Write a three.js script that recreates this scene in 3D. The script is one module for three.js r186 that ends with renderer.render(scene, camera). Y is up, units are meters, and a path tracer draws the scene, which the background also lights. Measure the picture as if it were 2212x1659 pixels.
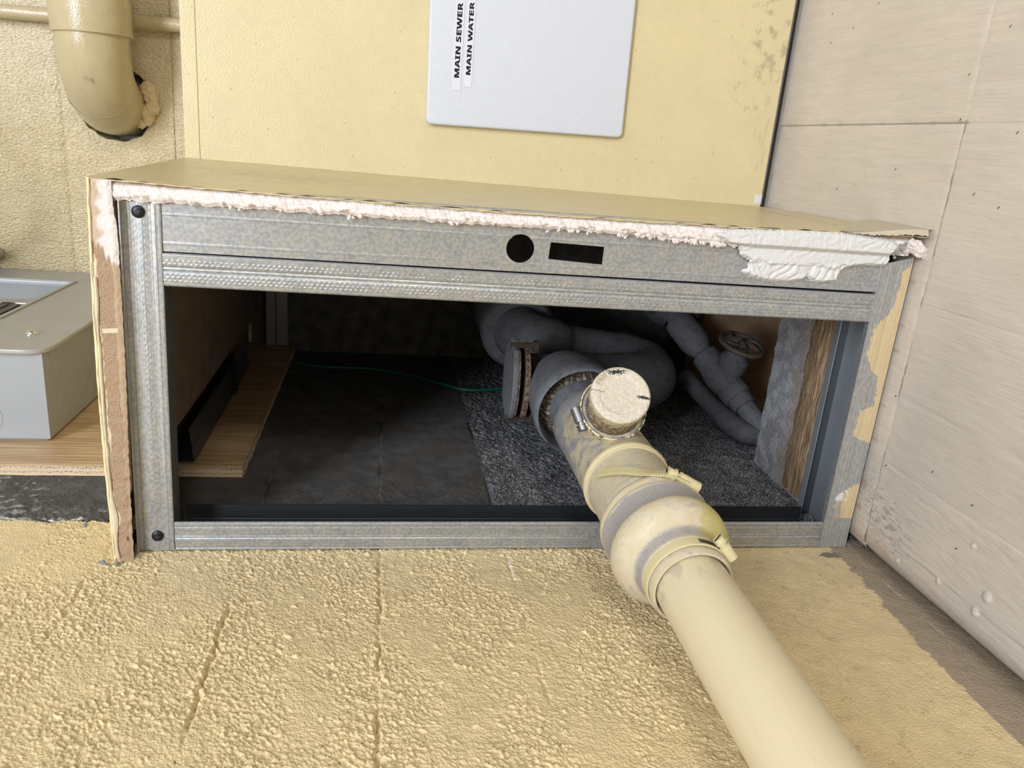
import * as THREE from 'three';
import { mergeGeometries, mergeVertices, toCreasedNormals as creaseAtScale } from 'three/addons/utils/BufferGeometryUtils.js';
import { RoundedBoxGeometry } from 'three/addons/geometries/RoundedBoxGeometry.js';
import { RectAreaLightUniformsLib } from 'three/addons/lights/RectAreaLightUniformsLib.js';
import { FontLoader } from 'three/addons/loaders/FontLoader.js';
import { TextGeometry } from 'three/addons/geometries/TextGeometry.js';
import { createNoise2D, createNoise3D } from 'simplex-noise';

// ---------------------------------------------------------------- camera, light, exposure
const scene = new THREE.Scene();
scene.background = new THREE.Color(0x0a0a0a);
const camera = new THREE.PerspectiveCamera(53.1, 2212 / 1659, 0.01, 30);
{
  const m = new THREE.Matrix4().set(                      // world axes of the hand-held camera
    0.98458, -0.03121, -0.17211, 0.17013,
    0.08218, 0.95113, 0.29766, 0.31639,
    0.15441, -0.30722, 0.93903, 0.55,
    0, 0, 0, 1);
  m.decompose(camera.position, camera.quaternion, camera.scale);
  camera.scale.set(1, 1, 1);
}
const renderer = new THREE.WebGLRenderer({ antialias: true });
renderer.toneMapping = THREE.LinearToneMapping;
renderer.toneMappingExposure = 1.2;
renderer.shadowMap.enabled = true;
RectAreaLightUniformsLib.init();
const WINDOW = { x: -1.5, y: 1.13, z: 2.2, w: 0.66, h: 1.74, color: new THREE.Color(0.86, 0.93, 1.06), power: 23 };     // daylight, front left
const PANEL = { x: 0.25, y: 1.86, z: 1.92, w: 0.6, d: 0.5, color: new THREE.Color(1.0, 0.97, 0.91), power: 15 };       // hung panel added as fill light, out of view

// ---------------------------------------------------------------- helpers
function rng(seed) { let a = seed >>> 0; return () => { a = (a + 0x6D2B79F5) | 0; let t = Math.imul(a ^ (a >>> 15), 1 | a); t = (t + Math.imul(t ^ (t >>> 7), 61 | t)) ^ t; return ((t ^ (t >>> 14)) >>> 0) / 4294967296; }; }
const R = rng(77);
const N2 = createNoise2D(rng(11)), N3 = createNoise3D(rng(12)), M2 = createNoise2D(rng(13));
const clamp = (x, a = 0, b = 1) => Math.min(b, Math.max(a, x));
const ss = (a, b, x) => { const t = clamp((x - a) / (b - a)); return t * t * (3 - 2 * t); };
const lerp = (a, b, t) => a + (b - a) * t;
const mix3 = (a, b, t) => [lerp(a[0], b[0], t), lerp(a[1], b[1], t), lerp(a[2], b[2], t)];
const fbm = (x, y, o = 4) => { let s = 0, a = 0.5, f = 1; for (let i = 0; i < o; i++) { s += a * N2(x * f + i * 17.3, y * f - i * 9.1); f *= 2; a *= 0.5; } return s; };
const pw = (pts, x) => { if (x <= pts[0][0]) return pts[0][1]; for (let i = 1; i < pts.length; i++) if (x <= pts[i][0]) return lerp(pts[i - 1][1], pts[i][1], (x - pts[i - 1][0]) / (pts[i][0] - pts[i - 1][0])); return pts[pts.length - 1][1]; };
const V = (x, y, z) => new THREE.Vector3(x, y, z);
const toS = c => Math.round(255 * clamp(c <= 0.0031308 ? c * 12.92 : 1.055 * Math.pow(c, 1 / 2.4) - 0.055));
// a texture of w x h texels over W x H metres with its corner at (x0, y0); uv are metres
function colourTex(w, h, W, H, x0, y0, fn) {
  const d = new Uint8Array(w * h * 4);
  for (let j = 0, k = 0; j < h; j++) for (let i = 0; i < w; i++, k += 4) {
    const c = fn(x0 + (i + 0.5) / w * W, y0 + (j + 0.5) / h * H);
    d[k] = toS(c[0]); d[k + 1] = toS(c[1]); d[k + 2] = toS(c[2]); d[k + 3] = 255;
  }
  return finish(d, w, h, W, H, x0, y0, true);
}
function greyTex(w, h, W, H, x0, y0, fn) {
  const d = new Uint8Array(w * h * 4);
  for (let j = 0, k = 0; j < h; j++) for (let i = 0; i < w; i++, k += 4) {
    const c = Math.round(255 * clamp(fn(x0 + (i + 0.5) / w * W, y0 + (j + 0.5) / h * H)));
    d[k] = d[k + 1] = d[k + 2] = c; d[k + 3] = 255;
  }
  return finish(d, w, h, W, H, x0, y0, false);
}
function finish(d, w, h, W, H, x0, y0, srgb) {
  const t = new THREE.DataTexture(d, w, h, THREE.RGBAFormat);
  t.magFilter = THREE.LinearFilter; t.minFilter = THREE.LinearMipmapLinearFilter; t.generateMipmaps = true;
  t.wrapS = t.wrapT = THREE.MirroredRepeatWrapping;
  t.repeat.set(1 / W, 1 / H); t.offset.set(-x0 / W, -y0 / H);
  if (srgb) t.colorSpace = THREE.SRGBColorSpace;
  t.needsUpdate = true; return t;
}
// uv in metres from the positions, by the way each face points (or along fixed axes)
function uvBox(g0) {
  const g = g0.index ? g0.toNonIndexed() : g0, p = g.attributes.position, uv = new Float32Array(p.count * 2);
  const a = V(), b = V(), c = V();
  for (let i = 0; i < p.count; i += 3) {
    a.fromBufferAttribute(p, i); b.fromBufferAttribute(p, i + 1).sub(a); c.fromBufferAttribute(p, i + 2).sub(a); b.cross(c);
    const x = Math.abs(b.x), y = Math.abs(b.y), z = Math.abs(b.z), k = x > y && x > z ? 0 : y > z ? 1 : 2;
    for (let q = i; q < i + 3; q++) { uv[q * 2] = k === 0 ? p.getZ(q) : p.getX(q); uv[q * 2 + 1] = k === 1 ? p.getZ(q) : p.getY(q); }
  }
  g.setAttribute('uv', new THREE.BufferAttribute(uv, 2)); return g;
}
function uvAxes(g, fn) {
  const p = g.attributes.position, uv = new Float32Array(p.count * 2);
  for (let i = 0; i < p.count; i++) { const q = fn(p.getX(i), p.getY(i), p.getZ(i)); uv[2 * i] = q[0]; uv[2 * i + 1] = q[1]; }
  g.setAttribute('uv', new THREE.BufferAttribute(uv, 2)); return g;
}
const merge = gs => mergeGeometries(gs.map(g => { const h = g.index ? g.toNonIndexed() : g.clone(); for (const k of Object.keys(h.attributes)) if (!['position', 'normal', 'uv'].includes(k)) h.deleteAttribute(k); if (!h.attributes.uv) uvBox(h); return h; }));
const box = (x0, x1, y0, y1, z0, z1) => uvBox(new THREE.BoxGeometry(x1 - x0, y1 - y0, z1 - z0).translate((x0 + x1) / 2, (y0 + y1) / 2, (z0 + z1) / 2));
const rbox = (x0, x1, y0, y1, z0, z1, r = 0.001, s = 2) => uvBox(new RoundedBoxGeometry(x1 - x0, y1 - y0, z1 - z0, s, r).translate((x0 + x1) / 2, (y0 + y1) / 2, (z0 + z1) / 2));
// a grid surface: fn(u, v) -> [x, y, z], uv = fn's 4th, 5th values or x, z
function grid(nu, nv, fn, flip = false) {
  const pos = [], uv = [], idx = [];
  for (let j = 0; j <= nv; j++) for (let i = 0; i <= nu; i++) { const q = fn(i / nu, j / nv); pos.push(q[0], q[1], q[2]); uv.push(q.length > 3 ? q[3] : q[0], q.length > 3 ? q[4] : q[2]); }
  for (let j = 0; j < nv; j++) for (let i = 0; i < nu; i++) {
    const a = j * (nu + 1) + i, b = a + 1, c = a + nu + 1, d = c + 1;
    if (flip) idx.push(a, b, d, a, d, c); else idx.push(a, d, b, a, c, d);
  }
  const g = new THREE.BufferGeometry();
  g.setAttribute('position', new THREE.Float32BufferAttribute(pos, 3)); g.setAttribute('uv', new THREE.Float32BufferAttribute(uv, 2));
  g.setIndex(idx); g.computeVertexNormals(); return g;
}
// sheet metal: a polyline [a, b] with a thickness, run along the third axis
function ribbon(pts, th) {
  const n = pts.length, L = [], Rr = [];
  for (let i = 0; i < n; i++) {
    const p = pts[i], q = pts[Math.max(0, i - 1)], r = pts[Math.min(n - 1, i + 1)];
    let dx = r[0] - q[0], dy = r[1] - q[1]; const l = Math.hypot(dx, dy) || 1; dx /= l; dy /= l;
    L.push(new THREE.Vector2(p[0] - dy * th / 2, p[1] + dx * th / 2)); Rr.push(new THREE.Vector2(p[0] + dy * th / 2, p[1] - dx * th / 2));
  }
  return new THREE.Shape([...L, ...Rr.reverse()]);
}
function extr(shape, len, holes = []) { shape.holes.push(...holes); return new THREE.ExtrudeGeometry(shape, { depth: len, bevelEnabled: false, curveSegments: 20 }); }
// creased normals; the addon welds points closer than a centimetre, so work at a larger scale
function toCreasedNormals(g, a) { g.scale(1000, 1000, 1000); const r = creaseAtScale(g, a); r.scale(0.001, 0.001, 0.001); return r; }
// tube with a radius at each point of a smoothed path
function sweep(pts, radii, n = 80, seg = 28, cap = true, bumps = 0) {
  const cv = new THREE.CatmullRomCurve3(pts.map(p => V(...p)), false, 'centripetal'), fr = cv.computeFrenetFrames(n), pos = [], uv = [], idx = [];
  const len = cv.getLength();
  for (let i = 0; i <= n; i++) {
    const t = i / n, p = cv.getPointAt(t), f = cv.getUtoTmapping(t) * (radii.length - 1), k = Math.min(radii.length - 2, Math.floor(f)), e = f - k, r0 = lerp(radii[k], radii[k + 1], e * e * (3 - 2 * e));
    for (let j = 0; j <= seg; j++) {
      const a = j / seg * Math.PI * 2, d = fr.normals[i].clone().multiplyScalar(Math.cos(a)).addScaledVector(fr.binormals[i], Math.sin(a));
      const q = p.clone().addScaledVector(d, r0); const r = r0 * (1 + bumps * N3(q.x * 60, q.y * 60, q.z * 60));
      q.copy(p).addScaledVector(d, r); pos.push(q.x, q.y, q.z); uv.push(j / seg * 2 * Math.PI * radii[0], t * len);
    }
  }
  for (let i = 0; i < n; i++) for (let j = 0; j < seg; j++) { const a = i * (seg + 1) + j, b = a + 1, c = a + seg + 1, d = c + 1; idx.push(a, b, c, b, d, c); }
  if (cap) for (const i of [0, n]) {
    const p = cv.getPointAt(i / n), o = pos.length / 3; pos.push(p.x, p.y, p.z); uv.push(0, 0);
    for (let j = 0; j < seg; j++) { const a = i * (seg + 1) + j; if (i) idx.push(a, a + 1, o); else idx.push(a + 1, a, o); }
  }
  const g = new THREE.BufferGeometry(); g.setAttribute('position', new THREE.Float32BufferAttribute(pos, 3)); g.setAttribute('uv', new THREE.Float32BufferAttribute(uv, 2)); g.setIndex(idx); g.computeVertexNormals();
  return toCreasedNormals(g, 0.9);
}
// lathe around local y from [r, t] pairs; uv = (angle * r0, t)
function lathe(pts, seg = 64, r0 = 0.03) {
  const g = new THREE.LatheGeometry(pts.map(p => new THREE.Vector2(p[0], p[1])), seg), u = g.attributes.uv, p = g.attributes.position;
  for (let i = 0; i < u.count; i++) u.setXY(i, u.getX(i) * Math.PI * 2 * r0, p.getY(i));
  return toCreasedNormals(g, 0.7);
}
function along(g, from, to) { const d = V(...to).sub(V(...from)); g.applyQuaternion(new THREE.Quaternion().setFromUnitVectors(V(0, 1, 0), d.normalize())); g.translate(...from); return g; }
const rod = (from, to, r, seg = 14) => along(new THREE.CylinderGeometry(r, r, V(...to).distanceTo(V(...from)), seg).translate(0, V(...to).distanceTo(V(...from)) / 2, 0), from, to);
const used = {};
function numbered(n) { used[n] = (used[n] ?? -1) + 1; return used[n] ? n + '_' + String(used[n]).padStart(3, '0') : n; }
function mesh(name, geo, mat, parent = scene, label) {
  const g = Array.isArray(geo) ? merge(geo) : geo;
  if (!g.attributes.normal) g.computeVertexNormals();
  const m = new THREE.Mesh(g, mat); m.name = parent === scene ? numbered(name) : name; m.castShadow = m.receiveShadow = true;
  if (label) m.userData.label = label; parent.add(m); return m;
}
function thing(name, label, category, pos = [0, 0, 0], group) {
  const o = new THREE.Group(); o.name = numbered(name); o.position.set(...pos); o.userData = { label, category }; if (group) o.userData.group = group; scene.add(o); return o;
}
function struct(name, label) { const o = new THREE.Group(); o.name = name; o.userData = { kind: 'structure', label }; scene.add(o); return o; }
function sub(parent, name, geo, mat, label) {           // part whose geometry is given in world metres, parent only translated
  const g = (Array.isArray(geo) ? merge(geo) : geo).clone(), p = parent.getWorldPosition(V());
  g.translate(-p.x, -p.y, -p.z); return mesh(name, g, mat, parent, label);
}
const std = (o) => new THREE.MeshStandardMaterial(o);

// ---------------------------------------------------------------- materials
const YEL = [0.62, 0.525, 0.305];
const yellowTex = colourTex(1024, 1024, 0.7, 0.7, -0.1, 0.2, (x, y) => {
  const n = fbm(x * 9, y * 9, 3) * 0.05 + fbm(x * 60, y * 60, 2) * 0.03;
  let c = YEL.map(v => v * (1 + n));
  const sp = N2(x * 210 + 3, y * 210); if (sp > 0.955) c = mix3(c, [0.25, 0.19, 0.1], ss(0.955, 0.97, sp));
  const sm = fbm(x * 45 + 7, y * 45, 4) - Math.hypot((x - 0.562) / 0.03, (y - 0.435) / 0.045) * 0.3;        // rubbed grey scuff at the right edge
  c = mix3(c, [0.24, 0.2, 0.13], 0.5 * ss(-0.15, 0.35, sm + 0.25 * fbm(x * 400, y * 120, 2)));
  const s2 = fbm(x * 90 + 2, y * 30, 3) - Math.abs(x - 0.568) / 0.012 * 0.25 - (y > 0.41 ? (y - 0.41) * 20 : 0) - (y < 0.3 ? 1 : 0);
  c = mix3(c, [0.36, 0.3, 0.18], 0.3 * ss(0.05, 0.4, s2));
  return c;
});
const orange = greyTex(512, 512, 0.12, 0.12, 0, 0, (x, y) => 0.5 + 0.5 * fbm(x * 350, y * 350, 3));
const M = {};
M.yellow = std({ map: yellowTex, roughness: 0.42, bumpMap: orange, bumpScale: 0.00025 });
M.shelf = std({
  map: colourTex(1024, 512, 0.65, 0.3, -0.04, -0.28, (x, z) => {
    let c = YEL.map(v => v * (0.93 + 0.05 * fbm(x * 12, z * 30, 3)));
    const st = fbm(x * 14, z * 160, 3); c = mix3(c, [0.36, 0.27, 0.14], 0.35 * ss(0.22, 0.5, st));
    const s2 = fbm(x * 40 + 9, z * 300, 3) - Math.hypot((x - 0.09) / 0.1, (z + 0.13) / 0.05) * 0.35; c = mix3(c, [0.16, 0.13, 0.09], 0.6 * ss(-0.1, 0.2, s2));
    const s3 = fbm(x * 60, z * 200, 3) - Math.hypot((x - 0.545) / 0.012, (z + 0.14) / 0.12) * 0.35; c = mix3(c, [0.14, 0.12, 0.08], 0.7 * ss(-0.1, 0.25, s3));
    return c;
  }), roughness: 0.36, bumpMap: orange, bumpScale: 0.0002
});
const zinc = (knurl) => {
  const map = colourTex(1024, 256, 0.6, 0.15, 0, 0, (x, y) => {
    const a = fbm(x * 240, y * 240, 4), b = fbm(x * 40 + 4, y * 40, 3);
    const v = 0.36 + 0.10 * ss(-0.3, 0.3, a) + 0.06 * b;
    return mix3([v * 0.97, v, v * 1.02], [v * 0.97, v * 0.93, v * 0.80], 0.4 * ss(0.0, 0.4, b));
  });
  return std({ map, metalness: 0.6, roughness: 0.36, bumpMap: knurl, bumpScale: 0.00022 });
};
const dimple = (u, v, pu, rows) => { let h = 0; for (const [r, w] of rows) { const du = ((u / pu + r * 170) % 1 + 1) % 1 - 0.5; h = Math.max(h, 1 - ss(0.15, 1, Math.hypot(du * pu / (pu * 0.4), (v - r) / w))); } return h; };
M.zincPlain = zinc(greyTex(512, 128, 0.12, 0.03, 0, 0, (x, y) => 0.5 + 0.12 * N2(x * 10, y * 1600)));
M.zincTrack = zinc(greyTex(1024, 256, 0.0875, 0.0224, 0, 0.2042, (x, y) => 0.75 - 0.7 * dimple(x, y, 0.0035, [[0.2075, 0.0009], [0.2098, 0.0009], [0.2121, 0.0008], [0.2190, 0.0009], [0.2213, 0.0009]]) * (0.55 + 0.45 * ss(-0.3, 0.3, N2(x * 30, y * 60))) + 0.05 * N2(x * 20, y * 1500)));
M.zincTrack.bumpScale = 0.00038;
M.zincRail = zinc(greyTex(1024, 256, 0.09, 0.0245, 0, 0, (x, y) => 0.7 - 0.25 * dimple(x, y, 0.003, [[0.005, 0.0006], [0.0075, 0.0006], [0.016, 0.0006], [0.0185, 0.0006]]) + 0.16 * N2(x * 6, y * 1100)));
M.zincStud = zinc(greyTex(256, 1024, 0.025, 0.0875, 0, 0, (x, y) => 0.6 - 0.5 * dimple(y + x * 0.4, x, 0.0042, [[0.0115, 0.0008], [0.0135, 0.0008]]) - 0.22 * dimple(y - x * 0.4, x, 0.0042, [[0.017, 0.0008], [0.0078, 0.0007]]) + 0.08 * N2(x * 1200, y * 8)));
M.shadedSteel = std({ color: new THREE.Color(0.028, 0.032, 0.036), metalness: 0.5, roughness: 0.45, bumpMap: M.zincRail.bumpMap, bumpScale: 0.0004 });  // galvanised steel on inner faces, shade painted in as near black
M.blackScrew = std({ color: new THREE.Color(0.012, 0.012, 0.014), metalness: 0.4, roughness: 0.38 });

M.gypsum = std({
  map: colourTex(2048, 64, 0.62, 0.018, -0.03, 0.257, (x, y) => {
    const v = (y - 0.2605) / 0.011, n = fbm(x * 110, y * 420, 3), st = fbm((x + y * 0.5) * 260, y * 60, 3);
    let c = mix3([0.74, 0.66, 0.62], [0.82, 0.78, 0.755], ss(-0.3, 0.4, n));
    c = mix3(c, [0.46, 0.33, 0.27], 0.5 * ss(0.15, 0.5, st) * ss(1.05, 0.7, v));
    c = mix3(c, [0.42, 0.30, 0.2], 0.85 * ss(0.78 + 0.2 * fbm(x * 30, 3, 3), 1.0, v));
    const br = fbm(x * 60 + 40, y * 100, 4) - ss(0.3, 0.0, v) * 0 - (v > 0.35 ? 0.3 : 0); c = mix3(c, [0.36, 0.25, 0.17], 0.7 * ss(0.22, 0.45, br));
    return c;
  }), roughness: 0.9, bumpMap: greyTex(1024, 128, 0.16, 0.02, 0, 0, (x, y) => 0.5 + 0.5 * fbm(x * 500, y * 300, 3)), bumpScale: 0.0004
});
M.crumb = std({ color: new THREE.Color(0.72, 0.64, 0.6), roughness: 0.95 });
M.fibre = std({
  map: colourTex(256, 2048, 0.02, 0.29, -0.02, -0.01, (x, y) => {                        // left board edge: torn tan paper below, pink gypsum above
    const u = (x + 0.0185) / 0.0155, n = fbm(x * 700, y * 700, 3), g = fbm(x * 1500, y * 1500, 2);
    let tan = mix3([0.29, 0.19, 0.115], [0.43, 0.30, 0.195], ss(-0.4, 0.4, n + g * 0.6));
    tan = mix3(tan, [0.47, 0.35, 0.235], ss(0.84 + 0.05 * N2(y * 60, 1), 0.88 + 0.05 * N2(y * 60, 1), u));
    let pink = mix3([0.70, 0.60, 0.55], [0.82, 0.76, 0.73], ss(-0.3, 0.3, n)); pink = mix3(pink, [0.5, 0.38, 0.27], ss(0.62, 0.3, u + 0.15 * N2(y * 90, x * 90)));
    const edge = 0.231 - (u - 0.3) * 0.018 + 0.004 * N2(x * 300, 4);
    let c = mix3(tan, pink, ss(edge - 0.002, edge + 0.002, y));
    const fl = 0.2 + 0.11 * N2(y * 28, 6) + 0.05 * N2(y * 90, 2) + 0.35 * Math.exp(-(((y - 0.033) / 0.013) ** 2)) + 0.12 * Math.exp(-(((y - 0.1) / 0.03) ** 2));
    if (y < 0.225) c = mix3(c, mix3([0.66, 0.55, 0.38], [0.45, 0.34, 0.2], ss(0.0, 0.6, N2(x * 900, y * 20))), ss(fl + 0.02, fl - 0.02, u));   // painted paper flap
    if (Math.abs(y - 0.1735 - (u - 0.5) * 0.0015) < 0.0016 && u > 0.28 && u < 0.92) c = [0.66, 0.55, 0.4];
    if (Math.hypot((x + 0.0068) / 0.0008, (y - 0.0175) / 0.0017) < 1) c = [0.12, 0.06, 0.03];
    if (Math.hypot((x + 0.0078) / 0.0005, (y - 0.044) / 0.0008) < 1) c = [0.1, 0.06, 0.04];
    return c;
  }), roughness: 0.9, bumpMap: greyTex(512, 512, 0.05, 0.05, 0, 0, (x, y) => 0.5 + 0.5 * fbm(x * 900, y * 900, 2)), bumpScale: 0.0003
});
M.boardBack = std({ map: colourTex(256, 256, 0.4, 0.4, 0, 0, (x, y) => [0.22, 0.15, 0.10].map(v => v * (1 + 0.3 * fbm(x * 20, y * 20, 3)))), roughness: 0.9 });
M.putty = std({ color: new THREE.Color(0.65, 0.64, 0.625), roughness: 0.75, bumpMap: greyTex(512, 512, 0.06, 0.06, 0, 0, (x, y) => 0.5 + 0.5 * fbm(x * 160, y * 160, 4)), bumpScale: 0.0005 });
M.yellowEdge = std({ color: new THREE.Color(0.80, 0.66, 0.36), roughness: 0.5 });
M.white = std({ color: new THREE.Color(0.585, 0.605, 0.655), roughness: 0.42, bumpMap: greyTex(512, 512, 0.05, 0.05, 0, 0, (x, y) => 0.5 + 0.5 * N2(x * 900, y * 700)), bumpScale: 0.00018 });
const floorPaint = [0.735, 0.585, 0.335];
const jointX = []; for (let k = -4; k <= 5; k++) jointX.push(0.1758 + 0.1016 * k);
const jd = x => { let m = 1; for (const j of jointX) m = Math.min(m, Math.abs(x - j)); return m; };
const paintEdge = x => (x < -0.017 ? -0.0475 + 0.0035 * fbm(x * 40, 1, 4) - (x < -0.1 ? (x + 0.1) * -0.12 : 0) : -0.012);
M.floor = std({
  map: colourTex(2048, 2048, 1.0, 0.98, -0.25, -0.6, (x, z) => {
    const pe = paintEdge(x);
    const s = x > 0.2776 && z < -0.01;
    const g = fbm(x * 380, z * 380, 3), m = fbm(x * 30, z * 30, 3);
    let dark = s ? mix3([0.03, 0.03, 0.031], [0.27, 0.27, 0.275], ss(-0.45, 0.45, g + m * 0.3)) : mix3([0.06, 0.057, 0.055], [0.13, 0.125, 0.12], ss(-0.35, 0.6, g * 0.7 + m * 0.5));  // bare block: dark grey, mottled at random
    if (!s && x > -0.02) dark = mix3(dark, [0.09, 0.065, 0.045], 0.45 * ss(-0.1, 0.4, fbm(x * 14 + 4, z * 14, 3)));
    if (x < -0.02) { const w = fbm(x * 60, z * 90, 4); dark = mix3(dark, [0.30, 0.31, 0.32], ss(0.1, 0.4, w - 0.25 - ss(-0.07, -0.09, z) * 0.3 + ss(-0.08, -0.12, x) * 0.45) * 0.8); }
    if (jd(x) < 0.0004 + 0.0013 * Math.max(0, N2(z * 60, x * 3)) && z < -0.02 && x < 0.3) dark = mix3(dark, [0.22, 0.20, 0.17], 0.5 * ss(-0.1, 0.4, N2(z * 25, x * 9)));
    if (Math.abs(z + 0.195) < 0.0009 && x > 0.28 && x < 0.379) dark = mix3(dark, [0.36, 0.34, 0.32], 0.7);
    let p = floorPaint.map(v => v * (1 + 0.09 * m + 0.05 * fbm(x * 9, z * 9, 2)));
        if (x > 0.555) { const e = 0.566 - 0.09 * Math.max(0, z - 0.03) + 0.008 * fbm(z * 60, 2, 3); p = mix3(p, [0.37, 0.30, 0.225], ss(e, e + 0.003, x)); }
    if (jd(x) < 0.001 && Math.abs(x - 0.2776) < 0.01 && z < 0.045) p = mix3(p, [0.85, 0.78, 0.66], 0.8);
    if (x > 0.379 && N2(x * 45 + 5, z * 45) > 0.72) p = mix3(p, [0.36, 0.25, 0.09], 0.5 * ss(-0.1, 0.3, g));
    const sp = N2(x * 130 + 9, z * 130); if (sp > 0.967) p = mix3(p, [0.1, 0.08, 0.06], ss(0.967, 0.98, sp));
    const cr = Math.hypot((x - 0.561) / 0.013, (z - 0.013) / 0.006) + 0.6 * fbm(x * 220, z * 220, 3); if (cr < 0.9) p = mix3(p, [0.14, 0.13, 0.12], 0.9 * ss(0.9, 0.6, cr));
    return z < pe ? mix3(dark, z > pe - 0.006 && x < -0.06 ? [0.55, 0.55, 0.54] : dark, ss(0.1, 0.35, fbm(x * 50, z * 200, 3) + (z > pe - 0.006 ? 0.2 : -1))) : p;
  }),
  roughnessMap: greyTex(512, 512, 1.0, 0.98, -0.25, -0.6, (x, z) => (z < paintEdge(x) ? 0.95 : 0.33 + 0.1 * fbm(x * 30, z * 30, 3))),
  roughness: 1, bumpMap: greyTex(1024, 1024, 0.13, 0.13, 0, 0, (x, y) => 0.5 + 0.5 * fbm(x * 420, y * 420, 4)), bumpScale: 0.0007
});
M.floorFar = std({ color: new THREE.Color(...floorPaint), roughness: 0.4, bumpMap: greyTex(512, 512, 0.2, 0.2, 0, 0, (x, y) => 0.5 + 0.5 * fbm(x * 200, y * 300, 4)), bumpScale: 0.003 });
M.wallRight = std({
  map: colourTex(2048, 2048, 0.65, 0.62, -0.28, 0, (z, y) => {
    const gr = fbm(z * 10, y * 130, 4), m = fbm(z * 7 + 3, y * 7, 3);
    let c = [0.575, 0.505, 0.425].map((v, i) => v * (1 + 0.06 * gr + 0.07 * m * (i === 2 ? 1.25 : 1)));
    c = mix3(c, [0.575, 0.54, 0.505], 0.6 * ss(0.02, -0.12, y - z * 0.5 + 0.05 * m));
    if (z < -0.2) c = mix3(c, [0.45, 0.42, 0.4], 0.5 * ss(-0.2, -0.255, z + 0.008 * gr));
    const st = fbm(z * 30 + 8, y * 420, 3); c = mix3(c, [0.42, 0.35, 0.28], 0.4 * ss(0.33, 0.6, st));
    const h = N2(z * 120, y * 120); if (h > 0.955) c = mix3(c, [0.08, 0.07, 0.06], ss(0.955, 0.97, h));
    const sm = fbm(z * 70, y * 200, 4) * 1.2 - Math.hypot((z - 0.035) / 0.03, (y - 0.052 + (z - 0.016) * 0.3) / 0.02) * 0.35; c = mix3(c, [0.24, 0.235, 0.235], 0.65 * ss(-0.12, 0.35, sm));
    if (z < 0.0165 && y < 0.12) c = mix3(c, [0.33, 0.31, 0.29], 0.55 * ss(0.05, 0.4, fbm(z * 420, y * 420, 3) + 0.25 - Math.abs(y - 0.06) * 9));
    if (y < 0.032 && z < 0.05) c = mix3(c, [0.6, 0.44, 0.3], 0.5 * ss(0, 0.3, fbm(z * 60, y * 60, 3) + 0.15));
    if (Math.abs(z - 0.0165) < 0.0006 + 0.0011 * Math.max(0, N2(y * 40, 1)) && y < 0.36) c = mix3(c, [0.2, 0.16, 0.13], 0.7 * ss(-0.3, 0.2, N2(y * 25, 4) + (y > 0.25 ? 0.7 : 0)));
    if (Math.abs(y - 0.358) < 0.0007 + 0.001 * Math.max(0, N2(z * 40, 1)) && z < 0.02) c = mix3(c, [0.3, 0.25, 0.2], 0.6);
    if (z < 0.0045 + 0.0012 * fbm(y * 200, 2, 3) && z > -0.01 && y < 0.27) c = mix3(c, [0.36, 0.2, 0.12], 0.4 * ss(0.1, 0.4, fbm(y * 60, 5, 3)));
    return c;
  }), roughness: 0.5, bumpMap: greyTex(1024, 1024, 0.3, 0.15, 0, 0, (x, y) => 0.5 + 0.3 * fbm(x * 20, y * 300, 3) + 0.2 * fbm(x * 160, y * 160, 3)), bumpScale: 0.0004
});
M.wallBack = std({
  map: colourTex(1024, 1024, 0.5, 0.6, -0.42, 0, (x, y) => {
    const m = fbm(x * 12, y * 25, 3); let c = [0.55, 0.455, 0.27].map((v, i) => v * (1 + 0.1 * m));
    c = mix3(c, [0.66, 0.58, 0.42], ss(0.24, 0.40, y + 0.05 * m) * 0.6);
    const sp = N2(x * 90, y * 90); if (sp > 0.93) c = mix3(c, [0.26, 0.2, 0.1], 0.8 * ss(0.93, 0.96, sp)); return c;
  }), roughness: 0.19, bumpMap: greyTex(1024, 1024, 0.25, 0.25, 0, 0, (x, y) => 0.5 + 0.5 * fbm(x * 150, y * 260, 3) + 0.1 * fbm(x * 14, y * 120, 2)), bumpScale: 0.0023
});
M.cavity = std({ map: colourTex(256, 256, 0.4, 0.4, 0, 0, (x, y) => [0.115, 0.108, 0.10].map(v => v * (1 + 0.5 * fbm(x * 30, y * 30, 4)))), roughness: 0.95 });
M.cavityRight = std({
  map: colourTex(512, 512, 0.2, 0.21, -0.195, 0, (z, y) => {
    const m = fbm(z * 40, y * 40, 4); let c = mix3([0.27, 0.27, 0.28], [0.42, 0.41, 0.41], ss(-0.3, 0.4, m));
    c = mix3(c, [0.36, 0.29, 0.23], ss(-0.148 + 0.01 * m, -0.135, z) * 0.6);
    const f = fbm(z * 300, y * 150, 3); if (f > 0.42) c = mix3(c, [0.62, 0.6, 0.58], 0.6); return c;
  }), roughness: 0.85, bumpMap: greyTex(256, 256, 0.06, 0.06, 0, 0, (x, y) => 0.5 + 0.5 * fbm(x * 200, y * 200, 4)), bumpScale: 0.0012
});
M.rotWood = std({ map: colourTex(128, 1024, 0.05, 0.21, -0.13, 0, (z, y) => mix3([0.13, 0.075, 0.035], [0.45, 0.31, 0.18], ss(-0.5, 0.5, fbm(z * 420, y * 16, 4)))), roughness: 0.9 });
M.beige = std({ map: colourTex(256, 256, 0.2, 0.2, 0, 0, (x, y) => [0.485, 0.405, 0.245].map(v => v * (1 + 0.06 * fbm(x * 40, y * 40, 3)))), roughness: 0.2, bumpMap: orange, bumpScale: 0.0003 });
M.foam = std({ color: new THREE.Color(0.62, 0.49, 0.31), roughness: 0.8 });
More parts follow.
